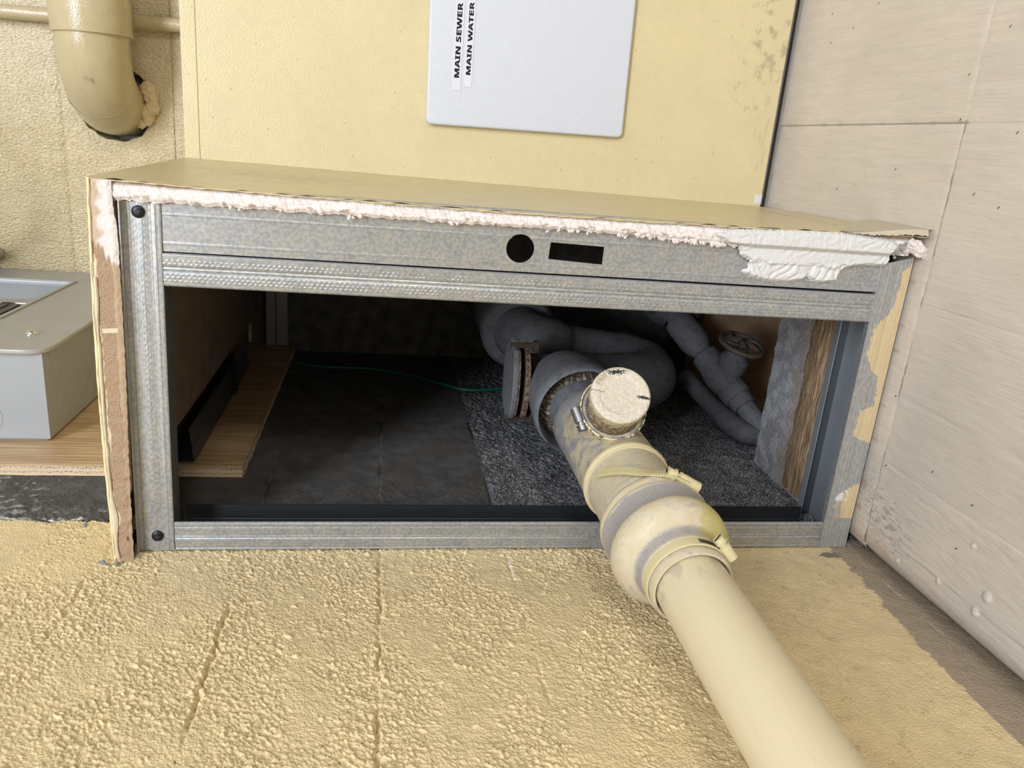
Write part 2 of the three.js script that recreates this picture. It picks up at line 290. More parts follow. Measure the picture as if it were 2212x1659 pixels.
M.plyTop = std({ map: colourTex(1024, 1024, 0.5, 0.5, -0.45, -0.6, (x, z) => mix3([0.37, 0.24, 0.12], [0.56, 0.40, 0.23], ss(-0.5, 0.5, fbm(x * 10, z * 220, 4) + 0.3 * fbm(x * 6, z * 25, 2)))), roughness: 0.45 });
M.plyLight = std({ map: colourTex(512, 64, 0.2, 0.02, 0, 0, (x, y) => [0.68, 0.52, 0.33].map(v => v * (1 + 0.15 * fbm(x * 60, y * 600, 3)))), roughness: 0.8 });
M.plyDark = std({ map: colourTex(512, 64, 0.1, 0.012, 0, 0, (x, y) => mix3([0.6, 0.48, 0.36], [0.16, 0.1, 0.07], ss(0.0, 0.5, fbm(x * 320, y * 500, 3)))), roughness: 0.9 });
M.boxGrey = std({ color: new THREE.Color(0.33, 0.345, 0.36), roughness: 0.38, metalness: 0.1 });
M.boxCover = std({ map: colourTex(512, 512, 0.3, 0.4, -0.45, -0.6, (x, z) => [0.36, 0.355, 0.34].map(v => v * (1 + 0.08 * fbm(x * 20, z * 12, 3)))), roughness: 0.34, metalness: 0.1 });
M.chrome = std({ color: new THREE.Color(0.7, 0.7, 0.7), metalness: 1, roughness: 0.22 });
M.black = std({ color: new THREE.Color(0.015, 0.016, 0.02), roughness: 0.4 });

const pipeTex = (base, dirt, amt, seed) => colourTex(512, 512, 0.19, 0.19, 0, -0.05, (x, y) => {
  const n = fbm(x * 60 + seed, y * 60, 4), s = fbm(x * 350, y * 90, 3); return mix3(base.map(v => v * (1 + 0.05 * s)), dirt, clamp(amt * ss(0.05, 0.5, n + 0.3 * s)));
});
M.creamPipe = std({ map: colourTex(512, 1024, 0.152, 0.5, 0, 0, (x, y) => {
  const s = fbm(x * 500, y * 9, 3), n = fbm(x * 60, y * 40, 4), nearEnd = y < 0.06 ? ss(0.058, 0.032, y + 0.012 * n) : 0;
  return mix3([0.67, 0.58, 0.385].map(v => v * (1 + 0.05 * s)), [0.40, 0.34, 0.28], clamp(0.16 * ss(0.25, 0.6, s) + 0.6 * nearEnd * ss(-0.1, 0.4, n)));
}), roughness: 0.36, bumpMap: greyTex(256, 256, 0.06, 0.2, 0, 0, (x, y) => 0.5 + 0.5 * fbm(x * 500, y * 10, 3)), bumpScale: 0.0001 });
M.iron = std({ map: pipeTex([0.11, 0.11, 0.117], [0.07, 0.067, 0.064], 0.7, 2), roughness: 0.75, bumpMap: greyTex(256, 256, 0.05, 0.05, 0, 0, (x, y) => 0.5 + 0.5 * fbm(x * 250, y * 250, 3)), bumpScale: 0.0006 });
M.ironLight = std({ map: pipeTex([0.17, 0.175, 0.185], [0.10, 0.10, 0.10], 0.7, 5), roughness: 0.7, bumpMap: M.iron.bumpMap, bumpScale: 0.0005 });
M.rust = std({ map: colourTex(256, 256, 0.06, 0.06, 0, 0, (x, y) => mix3([0.10, 0.055, 0.035], [0.25, 0.18, 0.13], ss(-0.4, 0.4, fbm(x * 150, y * 150, 4)))), roughness: 0.9, bumpMap: M.iron.bumpMap, bumpScale: 0.0012 });
M.oakum = std({ map: colourTex(256, 256, 0.06, 0.06, 0, 0, (x, y) => mix3([0.05, 0.04, 0.03], [0.30, 0.24, 0.18], ss(-0.3, 0.6, fbm(x * 240, y * 240, 4)))), roughness: 1 });
// overspray: cream paint over dusty grey; u = angle*0.03, v = length along the axis
const PAINT_A = 2.2;
const ANG = u => u / 0.03;
M.wye = std({ map: colourTex(1024, 512, 0.1885, 0.14, 0, -0.125, (u, t) => {
  const a = ANG(u), n = fbm(u * 60, t * 60, 4), f = fbm(u * 700, t * 700, 2);
  const grey = mix3([0.25, 0.245, 0.25], [0.36, 0.34, 0.33], ss(-0.3, 0.3, f + n * 0.4));
  let cream = [0.60, 0.50, 0.31].map(v => v * (1 + 0.12 * f)); 
  const k = ss(-0.11, 0.0, t + 0.05 * n) * 0.5 + 0.28 * f + 0.3 * n + (t > 0.0075 ? 0.8 : 0);
  return mix3(grey, cream, ss(0.12, 0.75, k));
}), roughness: 0.55, bumpMap: M.iron.bumpMap, bumpScale: 0.0002 });
M.coupling = std({ map: colourTex(1024, 768, 0.1885, 0.14, 0, 0.008, (u, t) => {
  const a = ANG(u), n = fbm(u * 50 + 3, t * 70, 4), f = fbm(u * 600, t * 600, 3);
  const grey = mix3([0.27, 0.25, 0.24], [0.36, 0.33, 0.31], ss(-0.4, 0.4, f)), cream = mix3([0.57, 0.485, 0.315], [0.62, 0.54, 0.39], ss(-0.3, 0.3, n)).map(v => v * (1 + 0.06 * f));
  const bandG = (ss(0.078, 0.081, t + 0.002 * n) * ss(0.1005, 0.0975, t + 0.001 * n)) * 0.95 + ss(0.1195, 0.1215, t) * ss(0.130, 0.1275, t) * 0.85;
  let c = mix3(cream, grey, clamp(bandG + 0.5 * ss(0.18, 0.5, n + 0.35 * f)));
  const speck = fbm(u * 1000, t * 1000, 2); c = mix3(c, grey, 0.5 * ss(0.25, 0.5, speck));
  // yellow-green spray on the right flank
  const rightness = Math.cos(a - PAINT_A), yg = ss(0.72, 0.9, rightness + 0.12 * fbm(u * 120, t * 300, 3)) * ss(0.095, 0.105, t) * ss(0.137, 0.125, t);
  c = mix3(c, [0.46, 0.40, 0.10], 0.75 * yg); return c;
}), roughness: 0.5, bumpMap: M.iron.bumpMap, bumpScale: 0.00015 });
M.clamp = std({ color: new THREE.Color(0.66, 0.58, 0.34), roughness: 0.42, metalness: 0.1 });
M.clampGrey = std({ color: new THREE.Color(0.24, 0.24, 0.24), roughness: 0.35, metalness: 0.7 });
M.valve = std({ map: pipeTex([0.17, 0.17, 0.185], [0.09, 0.09, 0.09], 0.6, 9), roughness: 0.8 });
M.green = std({ color: new THREE.Color(0.012, 0.13, 0.085), roughness: 0.4 });
M.room = std({ color: new THREE.Color(0.50, 0.49, 0.46), roughness: 0.8 });

// ---------------------------------------------------------------- the setting
// floor: painted block wall turned to lie flat, each block a part with its own rough top
const floorHeight = (x, z) => {
  const painted = z > paintEdge(x) - 0.002, rough = x > 0.2776 && z < 0;
  const reg = ss(-0.45, 0.25, fbm(x * 11 + 2, z * 8, 3));                                     // smoother and rougher areas
  const wx = x + 0.0016 * N2(x * 130, z * 130), wz = z + 0.0016 * N2(x * 130 + 40, z * 130), k = (x - 0.2) * 1.3, ax = wx + k * wz * 0.5, az = wz;
  const a = N2(ax * 200, az * 300), b = N2(ax * 380 + 7, az * 540), c = N2(ax * 640 + 3, az * 720);
  const lump = 0.55 * ss(-0.05, 0.4, a) + 0.5 * ss(-0.05, 0.5, b) + 0.16 * c;
  let amp = painted ? lerp(0.0005, 0.00165, reg) : rough ? 0.0026 : lerp(0.0003, 0.0016, ss(-0.16, -0.06, z));
  if (painted && x > 0.41) amp *= 0.22;
  if (painted && x < -0.085) amp *= 0.22;
  let h = amp * (lump - 0.6) + 0.0005 * fbm(x * 45, z * 45, 3);
  if (rough) h -= 0.0022 * ss(0.35, 0.8, N2(x * 260, z * 300));
  if (painted && x < 0.4) h += 0.0014 * ss(0.7, 0.92, N2(x * 60 + 3, z * 50)) * ss(-0.2, 0.5, a);          // odd thick blobs of paint
  const d = jd(x + 0.0010 * N2(z * 90, 5) + 0.0012 * N2(z * 30, 2)), jk = Math.round((x - 0.1758) / 0.1016);
  const op = painted ? (jk === -1 ? 0.9 * ss(0.06, 0.085, z) * ss(0.21, 0.17, z) : jk === 0 ? 0.55 + 0.5 * N2(z * 22, 3) : jk === -2 ? 0.3 * ss(0, 0.5, N2(z * 20, 8)) : 0.35 * ss(-0.2, 0.6, N2(z * 18, jk))) : clamp(0.1 + 0.9 * N2(z * 11, x * 31));
  if (painted && x < 0.3) h += 0.0014 * op * ss(0.007, 0.0025, d) * ss(0.1, 0.6, N2(x * 240, z * 130));
  h -= 0.0034 * op * ss(0.0017, 0.0004, d);
  if (!painted && rough && x < 0.379) h -= 0.001 * ss(0.0016, 0.0004, Math.abs(z + 0.195));
  return h;
};
{
  const f = struct('floor', 'rough block wall laid flat as the floor, painted yellow in front and left bare and dark grey inside the steel frame');
  for (let k = 0; k < jointX.length - 1; k++) {
    const x0 = jointX[k], x1 = jointX[k + 1], w = x1 - x0, q = 0.00095, n = Math.round(w / q), zf = 0.33, zb = -0.05, zr = -0.6;
    const front = grid(n, Math.round((zf - zb) / q), (u, v) => { const x = x0 + w * u, z = zb + (zf - zb) * v; return [x, floorHeight(x, z), z]; });
    const rear = grid(Math.round(w / 0.002), Math.round((zb - zr) / 0.0025), (u, v) => { const x = x0 + w * u, z = zr + (zb - zr) * v; return [x, floorHeight(x, z), z]; });
    const body = box(x0 + 0.0001, x1 - 0.0001, -0.1, -0.006, zr, zf);
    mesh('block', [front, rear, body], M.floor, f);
  }
  const xl = jointX[0], xr = jointX[jointX.length - 1];
  mesh('slab', box(-2.6, xl, -0.1, 0, -0.775, 2.4), M.floorFar, f); mesh('slab', box(xl, xr, -0.1, 0, 0.33, 2.4), M.floorFar, f);
  mesh('slab', box(xr, 0.786, -0.1, 0, -0.6, 2.4), M.floorFar, f);  mesh('slab', box(xl, 0.786, -0.1, -0.0005, -0.775, -0.6), M.floorFar, f);
}
// right wall: board-marked concrete, each board mark its own panel with a fine joint
{
  const w = struct('wall_right', 'cream painted board-marked concrete wall on the right');
  const blisters = [[0.1504, 0.0473, 0.0042], [0.106, 0.032, 0.0026], [0.1443, 0.0314, 0.0036], [0.0601, 0.0225, 0.002], [0.19, 0.06, 0.003], [0.128, 0.074, 0.0018]];   // paint blisters
  const blister = (y, z) => { let h = 0; for (const [bz, by, r] of blisters) { const d = Math.hypot(z - bz, (y - by) * 0.9); if (d < r) h += 0.0016 * ss(r, r * 0.55, d); } return -h; };
  const rough = (y, z) => blister(y, z) + 0.0004 * fbm(z * 25, y * 120, 3) + 0.0003 * fbm(z * 160, y * 160, 2);
  const panel = (z0, z1, y0, y1, off, roundBottom = 0, edge = 0.0009) => {
    const q = y1 < 0.1 && z1 > 0.1 ? 0.0012 : 0.003, nz = Math.max(8, Math.round((z1 - z0) / q)), ny = Math.max(8, Math.round((y1 - y0) / q));
    const g = grid(nz, ny, (u, v) => {
      const z = z0 + (z1 - z0) * u, y = y0 + (y1 - y0) * v; let x = 0.586 + off + rough(y, z);
      const e = Math.min(z - z0, z1 - z, y - y0 + (roundBottom ? 1 : 0), y1 - y); x += edge * ss(0.0016, 0.0002, e) * (0.4 + 0.6 * ss(-0.3, 0.3, N2(z * 30 + y * 7, y * 30)));
      if (roundBottom) { const d = y - y0; if (d < roundBottom) x += roundBottom - Math.sqrt(Math.max(0, roundBottom ** 2 - (roundBottom - d) ** 2)); }
      return [x, y, z, z, y];
    }, true);
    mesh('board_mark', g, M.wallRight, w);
  };
  panel(-0.265, 0.0165, 0.358, 0.70, 0); panel(-0.265, 0.0165, 0.272, 0.358, 0.0004);
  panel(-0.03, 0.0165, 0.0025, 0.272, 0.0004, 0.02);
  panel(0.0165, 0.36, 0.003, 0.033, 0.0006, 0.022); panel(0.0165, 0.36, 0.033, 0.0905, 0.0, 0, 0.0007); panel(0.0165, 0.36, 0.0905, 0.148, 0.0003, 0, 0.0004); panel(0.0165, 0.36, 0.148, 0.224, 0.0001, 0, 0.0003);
  panel(0.0165, 0.36, 0.224, 0.358, 0.0003, 0, 0.0003); panel(0.0165, 0.36, 0.358, 0.385, 0.0001, 0, 0.0003); panel(0.0165, 0.36, 0.385, 0.70, 0.0003, 0, 0.0003);
  mesh('backing', [box(0.612, 0.786, 0, 2.3, -0.03, 2.4), box(0.589, 0.786, 0.272, 2.3, -0.775, -0.03), box(0.589, 0.612, 0.06, 2.3, 0.0165, 2.4), box(0.589, 0.612, 0.7, 2.3, -0.03, 0.0165), box(0.589, 0.612, 0.012, 0.7, -0.03, 0.0165), box(0.5875, 0.6, 0.7, 2.3, -0.265, 2.4), box(0.5875, 0.612, 0.03, 2.3, 0.36, 2.4)], std({ color: new THREE.Color(0.56, 0.495, 0.415), roughness: 0.5 }), w);
  // broken-out pocket inside the box, where the water valve sits
  const edge = y => -0.187 + 0.0015 * N2(y * 40, 3) + 0.0006 * N2(y * 200, 8);
  mesh('bare_face', [grid(30, 70, (u, v) => { const y = 0.272 * v, z = lerp(edge(y), -0.03, u); return [0.586 + 0.0012 * fbm(z * 90, y * 90, 3), y, z, z, y]; }, true),
    grid(8, 70, (u, v) => { const y = 0.272 * v; return [lerp(0.586, 0.64, u), y, edge(y), lerp(0.586, 0.64, u), y]; }), box(0.592, 0.786, 0, 0.272, -0.18, -0.03)], M.cavityRight, w);
  mesh('rotten_wood_strip', grid(14, 120, (u, v) => { const y = 0.006 + 0.2 * v, z = lerp(-0.123, -0.083, u) + 0.003 * N2(y * 30, u * 2); return [0.5855 - 0.004 * Math.sin(Math.PI * u) - 0.0016 * Math.abs(N2(z * 500, y * 14)), y, z, z, y]; }, true), M.rotWood, w);
  mesh('pocket_wall', [box(0.72, 0.786, 0, 0.272, -0.6, -0.18), box(0.605, 0.72, 0, 0.272, -0.46, -0.42)], std({ map: M.boardBack.map, color: new THREE.Color(2.0, 1.9, 1.7), roughness: 0.9 }), w);
}
// back wall: painted concrete with a round hole for the waste pipe, bare inside the box
{
  const w = struct('wall_back', 'glossy cream painted concrete back wall with board joints and a round pipe hole');
  const bump = (x, y) => 0.0007 * fbm(x * 60, y * 120, 3);
  const HX = -0.1755, HY = 0.324, HR = 0.0475;
  const strip = (x0, x1, y0, y1) => { const g = grid(Math.max(4, Math.round((x1 - x0) / 0.004)), Math.round((y1 - y0) / 0.004), (u, v) => { const x = x0 + (x1 - x0) * u, y = y0 + (y1 - y0) * v, e = Math.min(x - x0, x1 - x); return [x, y, -0.575 + bump(x, y) - 0.0016 * ss(0.002, 0.0003, e), x, y]; }); g.index.array.reverse(); g.computeVertexNormals(); mesh('board_mark', g, M.wallBack, w); };
  strip(-0.44, -0.2405, 0, 0.8); strip(-0.1045, -0.012, 0, 0.8);
  const sh = new THREE.Shape([new THREE.Vector2(-0.2395, 0), new THREE.Vector2(-0.1055, 0), new THREE.Vector2(-0.1055, 0.8), new THREE.Vector2(-0.2395, 0.8)]), hole = new THREE.Path();
  const hp = []; for (let i = 0; i < 48; i++) { const a = -i / 48 * Math.PI * 2, r = HR * (1 + 0.03 * N2(Math.cos(a) * 3, Math.sin(a) * 3)) + (i % 7 === 0 ? 0.0015 : 0); hp.push(new THREE.Vector2(HX + r * Math.cos(a), HY + r * Math.sin(a))); }
  hole.setFromPoints(hp); sh.holes.push(hole);
  mesh('board_mark', uvBox(new THREE.ExtrudeGeometry(sh, { depth: 0.06, bevelEnabled: true, bevelSize: 0.0008, bevelThickness: 0.0008, bevelSegments: 1 }).translate(0, 0, -0.636)), M.wallBack, w);
  mesh('backing', [box(-2.6, -0.44, 0, 2.3, -0.775, -0.575), box(-0.44, 0.786, 0.8, 2.3, -0.775, -0.575), box(-0.44, 0.786, 0, 0.8, -0.775, -0.64), box(-0.012, 0.786, 0.285, 0.8, -0.7, -0.5775)], std({ color: new THREE.Color(0.55, 0.47, 0.30), roughness: 0.4 }), w);
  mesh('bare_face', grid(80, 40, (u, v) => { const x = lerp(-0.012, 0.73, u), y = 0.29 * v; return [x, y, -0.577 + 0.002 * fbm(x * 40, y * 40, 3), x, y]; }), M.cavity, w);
}
// boxed-in chase: flat yellow panel above the box with a painted corner bead and the steel edge track beside the wall
{
  const w = struct('wall_chase', 'flat yellow painted drywall chase panel above the box');
  mesh('panel', rbox(-0.0185, 0.579, 0.272, 2.3, -0.2747, -0.262, 0.0015), M.yellow, w);
  mesh('corner_bead', rbox(-0.0193, -0.0055, 0.272, 2.3, -0.2700, -0.2612, 0.0008), M.yellow, w);
  mesh('return_panel', box(-0.0185, -0.006, 0.272, 2.3, -0.575, -0.2747), M.yellow, w);
  mesh('edge_track', [box(0.5795, 0.5835, 0.274, 2.3, -0.2755, -0.268), box(0.579, 0.5797, 0.274, 2.3, -0.2755, -0.2622)], std({ color: new THREE.Color(0.13, 0.13, 0.13), roughness: 0.7 }), w);
  mesh('bare_plaster_chip', rbox(0.5705, 0.5785, 0.2755, 0.2855, -0.2626, -0.2615, 0.0004), M.putty, w);
}
// the rest of the room, out of the picture
{
  const wl = struct('wall_left', 'cream painted wall on the far left'); mesh('face', box(-2.6, -2.4, 0, 2.3, -0.775, 2.4), M.room, wl);
  const wf = struct('wall_front', 'cream painted wall behind the camera with a window'); const W = WINDOW, x0 = W.x - W.w / 2, x1 = W.x + W.w / 2, y0 = W.y - W.h / 2, y1 = W.y + W.h / 2;
  mesh('face', [box(-2.4, x0, 0, 2.3, 2.25, 2.4), box(x1, 0.6, 0, 2.3, 2.25, 2.4), box(x0, x1, 0, y0, 2.25, 2.4), box(x0, x1, y1, 2.3, 2.25, 2.4)], M.room, wf);
  const wi = struct('window_1', 'frosted window behind the camera');
  mesh('frame', [box(x0, x0 + 0.04, y0, y1, 2.27, 2.33), box(x1 - 0.04, x1, y0, y1, 2.27, 2.33), box(x0, x1, y0, y0 + 0.04, 2.27, 2.33), box(x0, x1, y1 - 0.04, y1, 2.27, 2.33)], M.white, wi);
  mesh('pane', box(x0 + 0.02, x1 - 0.02, y0 + 0.02, y1 - 0.02, 2.29, 2.3), std({ color: 0xffffff, emissive: WINDOW.color, emissiveIntensity: 2, roughness: 0.4 }), wi);
  const l = new THREE.RectAreaLight(WINDOW.color, WINDOW.power, W.w, W.h); l.position.set(W.x, W.y, 2.24); l.lookAt(W.x, W.y, 0); l.castShadow = true; wi.add(l);
  const c = struct('ceiling', 'plain ceiling'); mesh('face', box(-2.6, 0.786, 2.3, 2.45, -0.775, 2.4), std({ color: new THREE.Color(0.30, 0.29, 0.27), roughness: 0.9 }), c);
  const t = thing('fill_light', 'added white fill light panel hung above and behind the camera', 'light', [PANEL.x, PANEL.y + 0.02, PANEL.z]);
  mesh('housing', box(-PANEL.w / 2, PANEL.w / 2, 0.02, 0.1, -PANEL.d / 2, PANEL.d / 2), M.white, t);
  for (const x of [-0.2, 0.2]) mesh('hanger', rod([x, 0.1, 0], [x, 0.43, 0], 0.004), M.chrome, t);
  mesh('diffuser', box(-PANEL.w / 2 + 0.01, PANEL.w / 2 - 0.01, 0, 0.02, -PANEL.d / 2 + 0.01, PANEL.d / 2 - 0.01), std({ color: 0xffffff, emissive: PANEL.color, emissiveIntensity: 2, roughness: 0.5 }), t);
  const pl = new THREE.RectAreaLight(PANEL.color, PANEL.power, PANEL.w, PANEL.d); pl.position.set(0, -0.01, 0); pl.lookAt(V(PANEL.x, 0, PANEL.z)); pl.rotation.set(-Math.PI / 2, 0, 0); pl.castShadow = true; t.add(pl);
}

// ---------------------------------------------------------------- drywall box
const shelfY = (x, z) => { const b = clamp(-z / 0.262), u = clamp((x + 0.0165) / 0.58), front = lerp(0.2741, 0.2745, u) - 0.0035 * 4 * u * (1 - u) * 0.9; return lerp(front, lerp(0.2778, 0.273, u), b); };
{
  const t = thing('drywall_box', 'broken-open drywall box with yellow painted top and torn plaster edge above the steel frame', 'drywall box', [-0.0185, 0, 0]);
  const fr = x => 0.0062 + 0.0011 * fbm(x * 22, 4, 4) + 0.0006 * N2(x * 130, 2);
  const top = grid(300, 40, (u, v) => { const x = lerp(-0.0185, 0.586, u), z = lerp(-0.262, fr(x), v); return [x, shelfY(x, z) + 0.0003 * fbm(x * 30, z * 30, 3) - 0.0008 * ss(fr(x) - 0.004, fr(x), z) * (0.5 + N2(x * 50, 9)), z, x, z]; });
  sub(t, 'painted_top', [top, grid(300, 1, (u, v) => { const x = lerp(-0.0185, 0.586, u); return [x, shelfY(x, 0) - 0.0006 - 0.0009 * v * (0.5 + 0.8 * Math.abs(N2(x * 45, 3))), fr(x), x, 0]; })], M.shelf);
  // gypsum core with crumbled lower edge
  const low = x => 0.2603 + 0.0007 * N2(x * 90, 1) - 0.0011 * Math.max(0, fbm(x * 150, 7, 3)) * 2 - (x > 0.34 ? 0.0022 * ss(0.33, 0.42, x) : 0) + 0.0008 * Math.max(0, -N2(x * 25, 3));
  const core = grid(700, 14, (u, v) => {
    const x = lerp(-0.003, 0.575, u), yt = shelfY(x, 0) - 0.0009, yb = low(x), y = lerp(yb, yt, v);
    const z = 0.0052 - 0.0028 * ss(0.65, 1, v) - 0.0022 * ss(0.25, 0, v) + 0.0006 * fbm((x + y) * 130, y * 60, 3) + 0.0003 * fbm(x * 420, y * 200, 2);
    return [x, y, z, x, y];
  }); core.index.array.reverse(); core.computeVertexNormals();
  sub(t, 'gypsum_core', [core, grid(300, 1, (u, v) => { const x = lerp(-0.003, 0.575, u); return [x, low(x), lerp(-0.262, 0.003, v), x, 0]; }, true)], M.gypsum);
  // crumbs hanging from the edge
  const cr = []; const cl = [[0.219, 6, 0.004], [0.365, 40, 0.03], [0.40, 30, 0.018], [0.305, 8, 0.02], [0.425, 26, 0.012], [0.12, 6, 0.06]];
  for (const [cx, n, sp] of cl) for (let i = 0; i < n; i++) { const x = cx + (R() - 0.5) * 2 * sp, s = 0.0006 + 0.0011 * R(), g = new THREE.IcosahedronGeometry(s, 0); g.scale(0.7 + R(), 0.7 + R(), 0.8); g.rotateZ(R() * 6); g.translate(x, low(x) - 0.0016 * R() + 0.0004, 0.0028 + 0.002 * R()); cr.push(g); }
  const crumbs = sub(t, 'plaster_crumbs', cr, M.crumb); crumbs.userData.kind = 'stuff';
  // left side board
  const zf = y => lerp(0.0125, 0.007, clamp(y / 0.27)) + 0.0008 * fbm(y * 60, 3, 3);
  const xl = y => -0.0166 - 0.0026 * Math.sin(Math.PI * clamp(y / 0.272)) , xr = y => lerp(-0.0037, -0.0008, ss(0, 0.2, y)) - 0.0018 * ss(0.235, 0.262, y);
  const face = grid(14, 260, (u, v) => { const y = lerp(-0.001, 0.2728, v), x = lerp(xl(y), xr(y) + 0.0004 * N2(y * 120, 3), u); return [x, y, zf(y) - 0.0012 * ss(0.25, 0, u) - 0.001 * ss(0.85, 1, u) + 0.0006 * fbm(x * 400, y * 200, 3), x, y]; }); face.index.array.reverse(); face.computeVertexNormals();
  sub(t, 'side_core', face, M.fibre);
  const sideQuad = (xf, off, y0, y1, flip) => grid(30, 40, (u, v) => { const y = lerp(y0, y1, v), z = lerp(-0.575, zf(y) - 0.001, u); return [xf(y) + off, y, z, z, y]; }, flip);
  sub(t, 'painted_side', [sideQuad(xl, -0.0004, 0, 0.273, true), grid(2, 260, (u, v) => { const y = lerp(-0.004, 0.2738, v); return [xl(y) - 0.0004 + u * (0.0011 + 0.0005 * N2(y * 40, 5)), y, zf(y) + 0.0006, y, 0]; }, false)].map((g, i) => { if (i) { g.index.array.reverse(); g.computeVertexNormals(); } return g; }), M.yellowEdge);
  sub(t, 'side_back', [sideQuad(xr, 0, 0.054, 0.26, true), sideQuad(xr, -0.0125, 0.0125, 0.056, true)], M.boardBack);
  // paint flap that curls over the core near the floor, and the torn paper curl at the right end of the top
  sub(t, 'paint_flap', sweepStrip(y => [xl(y) + 0.0022, y, zf(y) + 0.0012], y => 0.0016 + 0.0032 * Math.exp(-(((y - 0.033) / 0.012) ** 2)) + 0.0012 * Math.max(0, N2(y * 30, 6)), 0.002, 0.21, 120), std({ color: new THREE.Color(0.63, 0.53, 0.36), roughness: 0.7 }));
  sub(t, 'torn_paper', [grid(40, 6, (u, v) => { const x = lerp(0.515, 0.582, u), o = Math.sin(u * Math.PI * 0.5); return [x, shelfY(x, 0) + 0.0052 * o * o - v * (0.0045 * o + 0.0008 * N2(u * 14, v * 3)), lerp(0.0062, 0.0105, o) + 0.0015 * v, x, v * 0.01]; }), grid(6, 40, (u, v) => { const x = lerp(0.515, 0.586, v), o = Math.sin(v * Math.PI / 2); return [x, shelfY(x, 0) + 0.0052 * o * o + 0.0002, lerp(-0.06 * o, lerp(0.0062, 0.0105, o), u), x, 0]; })], std({ color: new THREE.Color(0.50, 0.44, 0.33), roughness: 0.6, side: THREE.DoubleSide }));
  // joint compound smeared from the board edge down over the steel
  const poly = [[0.412, 0.2655], [0.424, 0.2585], [0.434, 0.2575], [0.437, 0.2505], [0.4445, 0.2475], [0.4455, 0.2415], [0.441, 0.2382], [0.447, 0.2352], [0.4545, 0.2330], [0.466, 0.2318], [0.480, 0.2320], [0.492, 0.2345], [0.4945, 0.2375], [0.499, 0.2345], [0.505, 0.2328], [0.513, 0.2338], [0.521, 0.2352], [0.5205, 0.2395], [0.523, 0.2440], [0.531, 0.2478], [0.541, 0.2490], [0.5585, 0.2492], [0.5605, 0.2540], [0.559, 0.2600], [0.5625, 0.2660], [0.556, 0.2700], [0.525, 0.2722], [0.47, 0.2715], [0.43, 0.2695]];
  const sd = (x, y) => { let d = 1e9, ins = false; for (let i = 0, j = poly.length - 1; i < poly.length; j = i++) { const [ax, ay] = poly[j], [bx, by] = poly[i], tt = clamp(((x - ax) * (bx - ax) + (y - ay) * (by - ay)) / ((bx - ax) ** 2 + (by - ay) ** 2)); d = Math.min(d, Math.hypot(x - ax - tt * (bx - ax), y - ay - tt * (by - ay))); if ((ay > y) !== (by > y) && x < (bx - ax) * (y - ay) / (by - ay) + ax) ins = !ins; } return ins ? d : -d; };
  const nx = 320, ny = 96, px = i => lerp(0.408, 0.566, i / nx), py = j => lerp(0.2300, 0.2735, j / ny), hp = [], hs = [], id = [];
  for (let j = 0; j <= ny; j++) for (let i = 0; i <= nx; i++) {
    const x = px(i), y = py(j), s = sd(x, y) + 0.0006 * fbm(x * 300, y * 300, 3); hs.push(s);
    const ridge = 0.6 * Math.abs(N2(x * 45 + 0.6 * N2(x * 40, y * 60), y * 40)), base = lerp(0.0004, 0.0046, ss(0.2565, 0.2605, y));
    const shelfStep = 0.0022 * ss(0.2440, 0.2475, y + 0.0025 * N2(x * 50, 3)), folds = y < 0.247 ? 0.0009 * ss(0.2, 0.9, Math.abs(Math.sin(x * 330 + 5 * N2(x * 30, y * 30)))) * ss(0.232, 0.238, y) : 0;
    hp.push(x, y, base + 0.0030 * ss(0, 0.0022, s) * (0.65 + 0.4 * ridge) + shelfStep + folds - (s < 0 ? 0.001 : 0));
  }
  for (let j = 0; j < ny; j++) for (let i = 0; i < nx; i++) { const a = j * (nx + 1) + i, b = a + 1, c = a + nx + 1, d = c + 1; if (Math.max(hs[a], hs[b], hs[c], hs[d]) > -0.0001) id.push(a, b, d, a, d, c); }
  const pg = new THREE.BufferGeometry(); pg.setAttribute('position', new THREE.Float32BufferAttribute(hp, 3)); pg.setIndex(id); pg.computeVertexNormals(); uvAxes(pg, (x, y) => [x, y]);
  sub(t, 'joint_compound', pg, M.putty, 'lumpy white joint compound smear');
  // crumbled plug of plaster at the right end
  const plug = new THREE.IcosahedronGeometry(0.0085, 4); { const p = plug.attributes.position; for (let i = 0; i < p.count; i++) { const k = 1 + 0.25 * N3(p.getX(i) * 250, p.getY(i) * 250, p.getZ(i) * 250); p.setXYZ(i, p.getX(i) * 1.25 * k, p.getY(i) * 0.6 * k, p.getZ(i) * 0.6 * k); } plug.rotateZ(-0.55); plug.translate(0.5795, 0.2645, 0.006); plug.computeVertexNormals(); }
  sub(t, 'plaster_plug', mergeVertices(plug), M.crumb);
  const bits = []; for (const [x, y, s] of [[0.5665, 0.2645, 0.0035], [0.5635, 0.2605, 0.0022], [0.569, 0.2675, 0.0018], [0.5625, 0.2565, 0.0013]]) { const g = new THREE.DodecahedronGeometry(s, 0); g.rotateX(x * 900); g.translate(x, y, 0.005); bits.push(g); }
  sub(t, 'plaster_crumbs', bits, M.putty).userData.kind = 'stuff';
}
function sweepStrip(fn, wid, y0, y1, n) { const g = grid(6, n, (u, v) => { const y = lerp(y0, y1, v), p = fn(y); return [p[0] + (u - 0.35) * wid(y), p[1], p[2] + 0.0007 * Math.sin(Math.PI * u) - 0.0004, u * 0.01, y]; }); g.index.array.reverse(); g.computeVertexNormals(); return g; }

